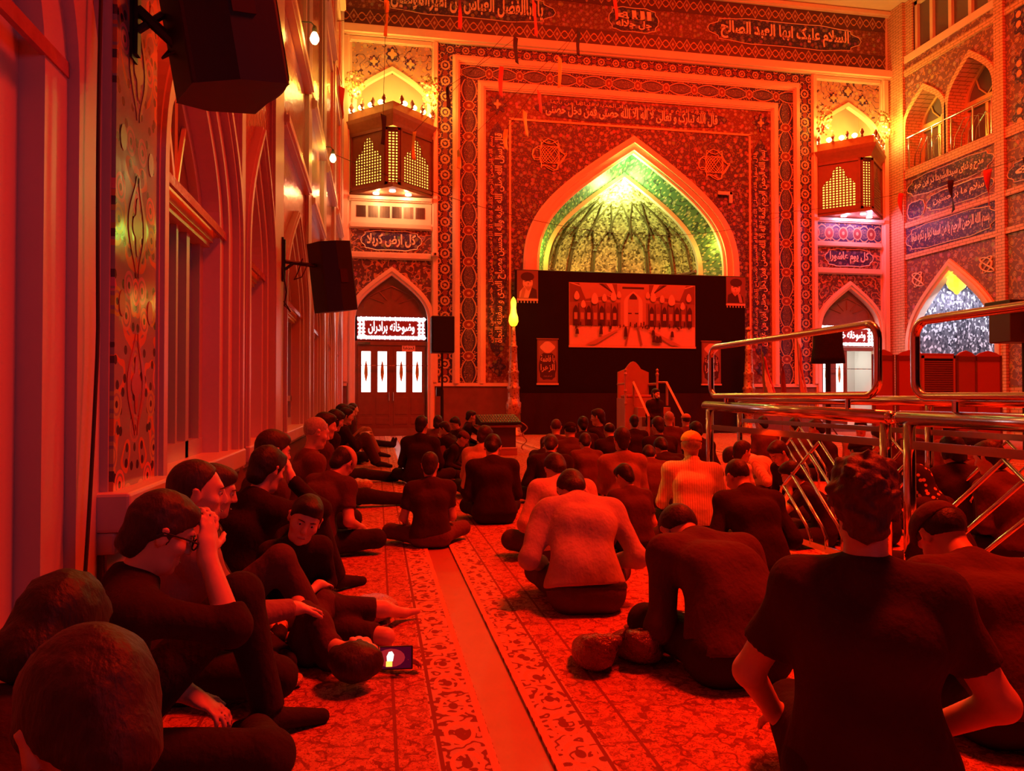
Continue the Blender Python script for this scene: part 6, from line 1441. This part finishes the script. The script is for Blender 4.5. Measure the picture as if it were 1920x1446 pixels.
person('person in black low behind the bars of the farther railing', 5.16, 6.6, 30, lean=16, hunch=16, s=.92, head=(18,6,0), h=.013, hair='thick', hairc='black', shirt=CL['black'])
person('person in black at the right edge behind the near railing', 5.12, 5.4, 20, lean=16, hunch=16, s=.92, head=(18,6,0), h=.013, hair='thick', hairc='black', shirt=CL['dim'])
person('person in dark clothes turned away beyond the spotted headscarf', 4.37, 4.9, -15, lean=16, hunch=16, s=.92, head=(18,6,0), h=.013, hair='shaggy', hairc='black', shirt=CL['black'])
person('person with a bent back at the far right below the handrail', 4.13, 4.2, 10, lean=16, hunch=16, s=.92, head=(18,6,0), h=.013, hair='short', hairc='black', shirt=CL['dim'])
person('person in brown seated beneath the pale furled flag', 5.9, 10.5, -8, lean=16, hunch=16, s=.92, head=(18,6,0), h=.013, hair='short', hairc='black', shirt=CL['brown'])
_sp = next(o for o in bpy.data.objects if o.get('label', '').startswith('bearded speaker'))
microphone(_sp, SPK)
# ------------------------------------------------------------------ bags and small things on the carpet
def bag(name, label, cat, x, y, r, mat, seed, h=.012, bumps=7):
    root = tag(empty(name, (x, y, .012)), label, cat); rr = random.Random(seed); pr = []
    for i in range(bumps): pr.append(ell((rr.uniform(-.5,.5)*r[0], rr.uniform(-.5,.5)*r[1], r[2]*rr.uniform(.35,.5)), (r[0]*rr.uniform(.3,.5), r[1]*rr.uniform(.3,.5), r[2]*rr.uniform(.3,.45)), None, .03))
    skin_mesh('film', pr, h, mat, root, fold=.010, seed=seed, curl=.004); return root
def film(n, c, rough):
    m = Mat(n, rough, 0, .6); k = m.noise(22, None, 4, .7); m.color(m.mix(k, tuple(x*.6 for x in c), c)); m.bump(k, 1, .03); return m.m
B = bag('plastic_bag', 'crumpled pale plastic bag on the carpet before the raised knee by the wall', 'bag', -.12, 3.72, (.26,.16,.13), film('pale_film', (.62,.40,.32), .25), 4)
q = MB(); q.tube([(-.2, -.02, .05), (-.26, -.03, .10), (-.22, -.02, .15), (-.12, 0, .12)], .012, 6); q.build('handle', film('pale_film2', (.6,.38,.3), .25), B, smooth=True)
bag('snack_packet', 'crumpled yellowish packet on the carpet beside the stretched legs', 'packet', -.22, 8.9, (.2,.2,.16), film('yellow_film', (.75,.55,.2), .25), 9)
bag('snack_packet', 'small shiny wrapper on the floor behind the raised knee of the person with glasses', 'packet', -.36, 2.86, (.09,.08,.06), film('gold_film', (.75,.5,.2), .25), 11, h=.007)
B = bag('plastic_bag', 'pale plastic bag at the foot of the near railing post', 'bag', 2.36, 3.55, (.14,.16,.18), film('pale_film3', (.6,.4,.3), .25), 5)
# two shoes in a dark transparent bag
B = tag(empty('shoe_bag', (.965, 2.91, .012), .15), 'dark plastic bag with a pair of shoes beside the big person in black', 'bag')
dk = film('dark_film', (.26,.09,.06), .10)
for sx in (-.10, .095):
    g = np.sign(sx)
    pr = [ell((sx, .02, .055), (.085,.13,.060), rotm(0,18*g,0), .03), ell((sx-.01, -.06, .095), (.062,.062,.060), None, .03), ell((sx+.01, .10, .045), (.065,.07,.045), None, .03),
          ell((sx-.005, -.055, .150), (.046,.046,.045), None, .012, sub=True), cap((sx-.06, -.07, .13), (sx+.05, -.10, .135), .016, .012, .02), cap((sx+.05, -.02, .12), (sx-.04, .02, .115), .014, .010, .015)]
    skin_mesh('wrapped_shoe', pr, .006, dk, B, fold=.012, seed=int(sx*50)+9, curl=.003)
skin_mesh('film_fold', [cap((-.03,.02,.05), (.02,.0,.11), .024, .012, .03), cap((.02,.0,.11), (.01,-.06,.17), .012, .006, .02), cap((.01,-.06,.17), (-.03,-.09,.15), .007, .005, .02)], .006, dk, B, fold=.004)
_pr = next(o for o in bpy.data.objects if o.get('label', '').startswith('child with a pale nape'))
_w = Matrix.Translation(_pr.location) @ Matrix.Rotation(_pr.rotation_euler.z, 4, 'Z') @ (Vector(NAPE['wrR'])+Vector(NAPE['hdR'])*.08+Vector((0, 0, .03)))
F = tag(empty('phone', tuple(_w)), 'small bright phone held up by the child at the aisle side', 'phone')
q = MB(); q.box(-.05, .05, -.006, .006, -.03, .03); q.build('case', M['black'], F); q = MB(); q.box(-.045, .045, -.009, -.006, -.026, .026); q.build('screen', glow('screen_white', (1,.95,.9), 1.6), F)
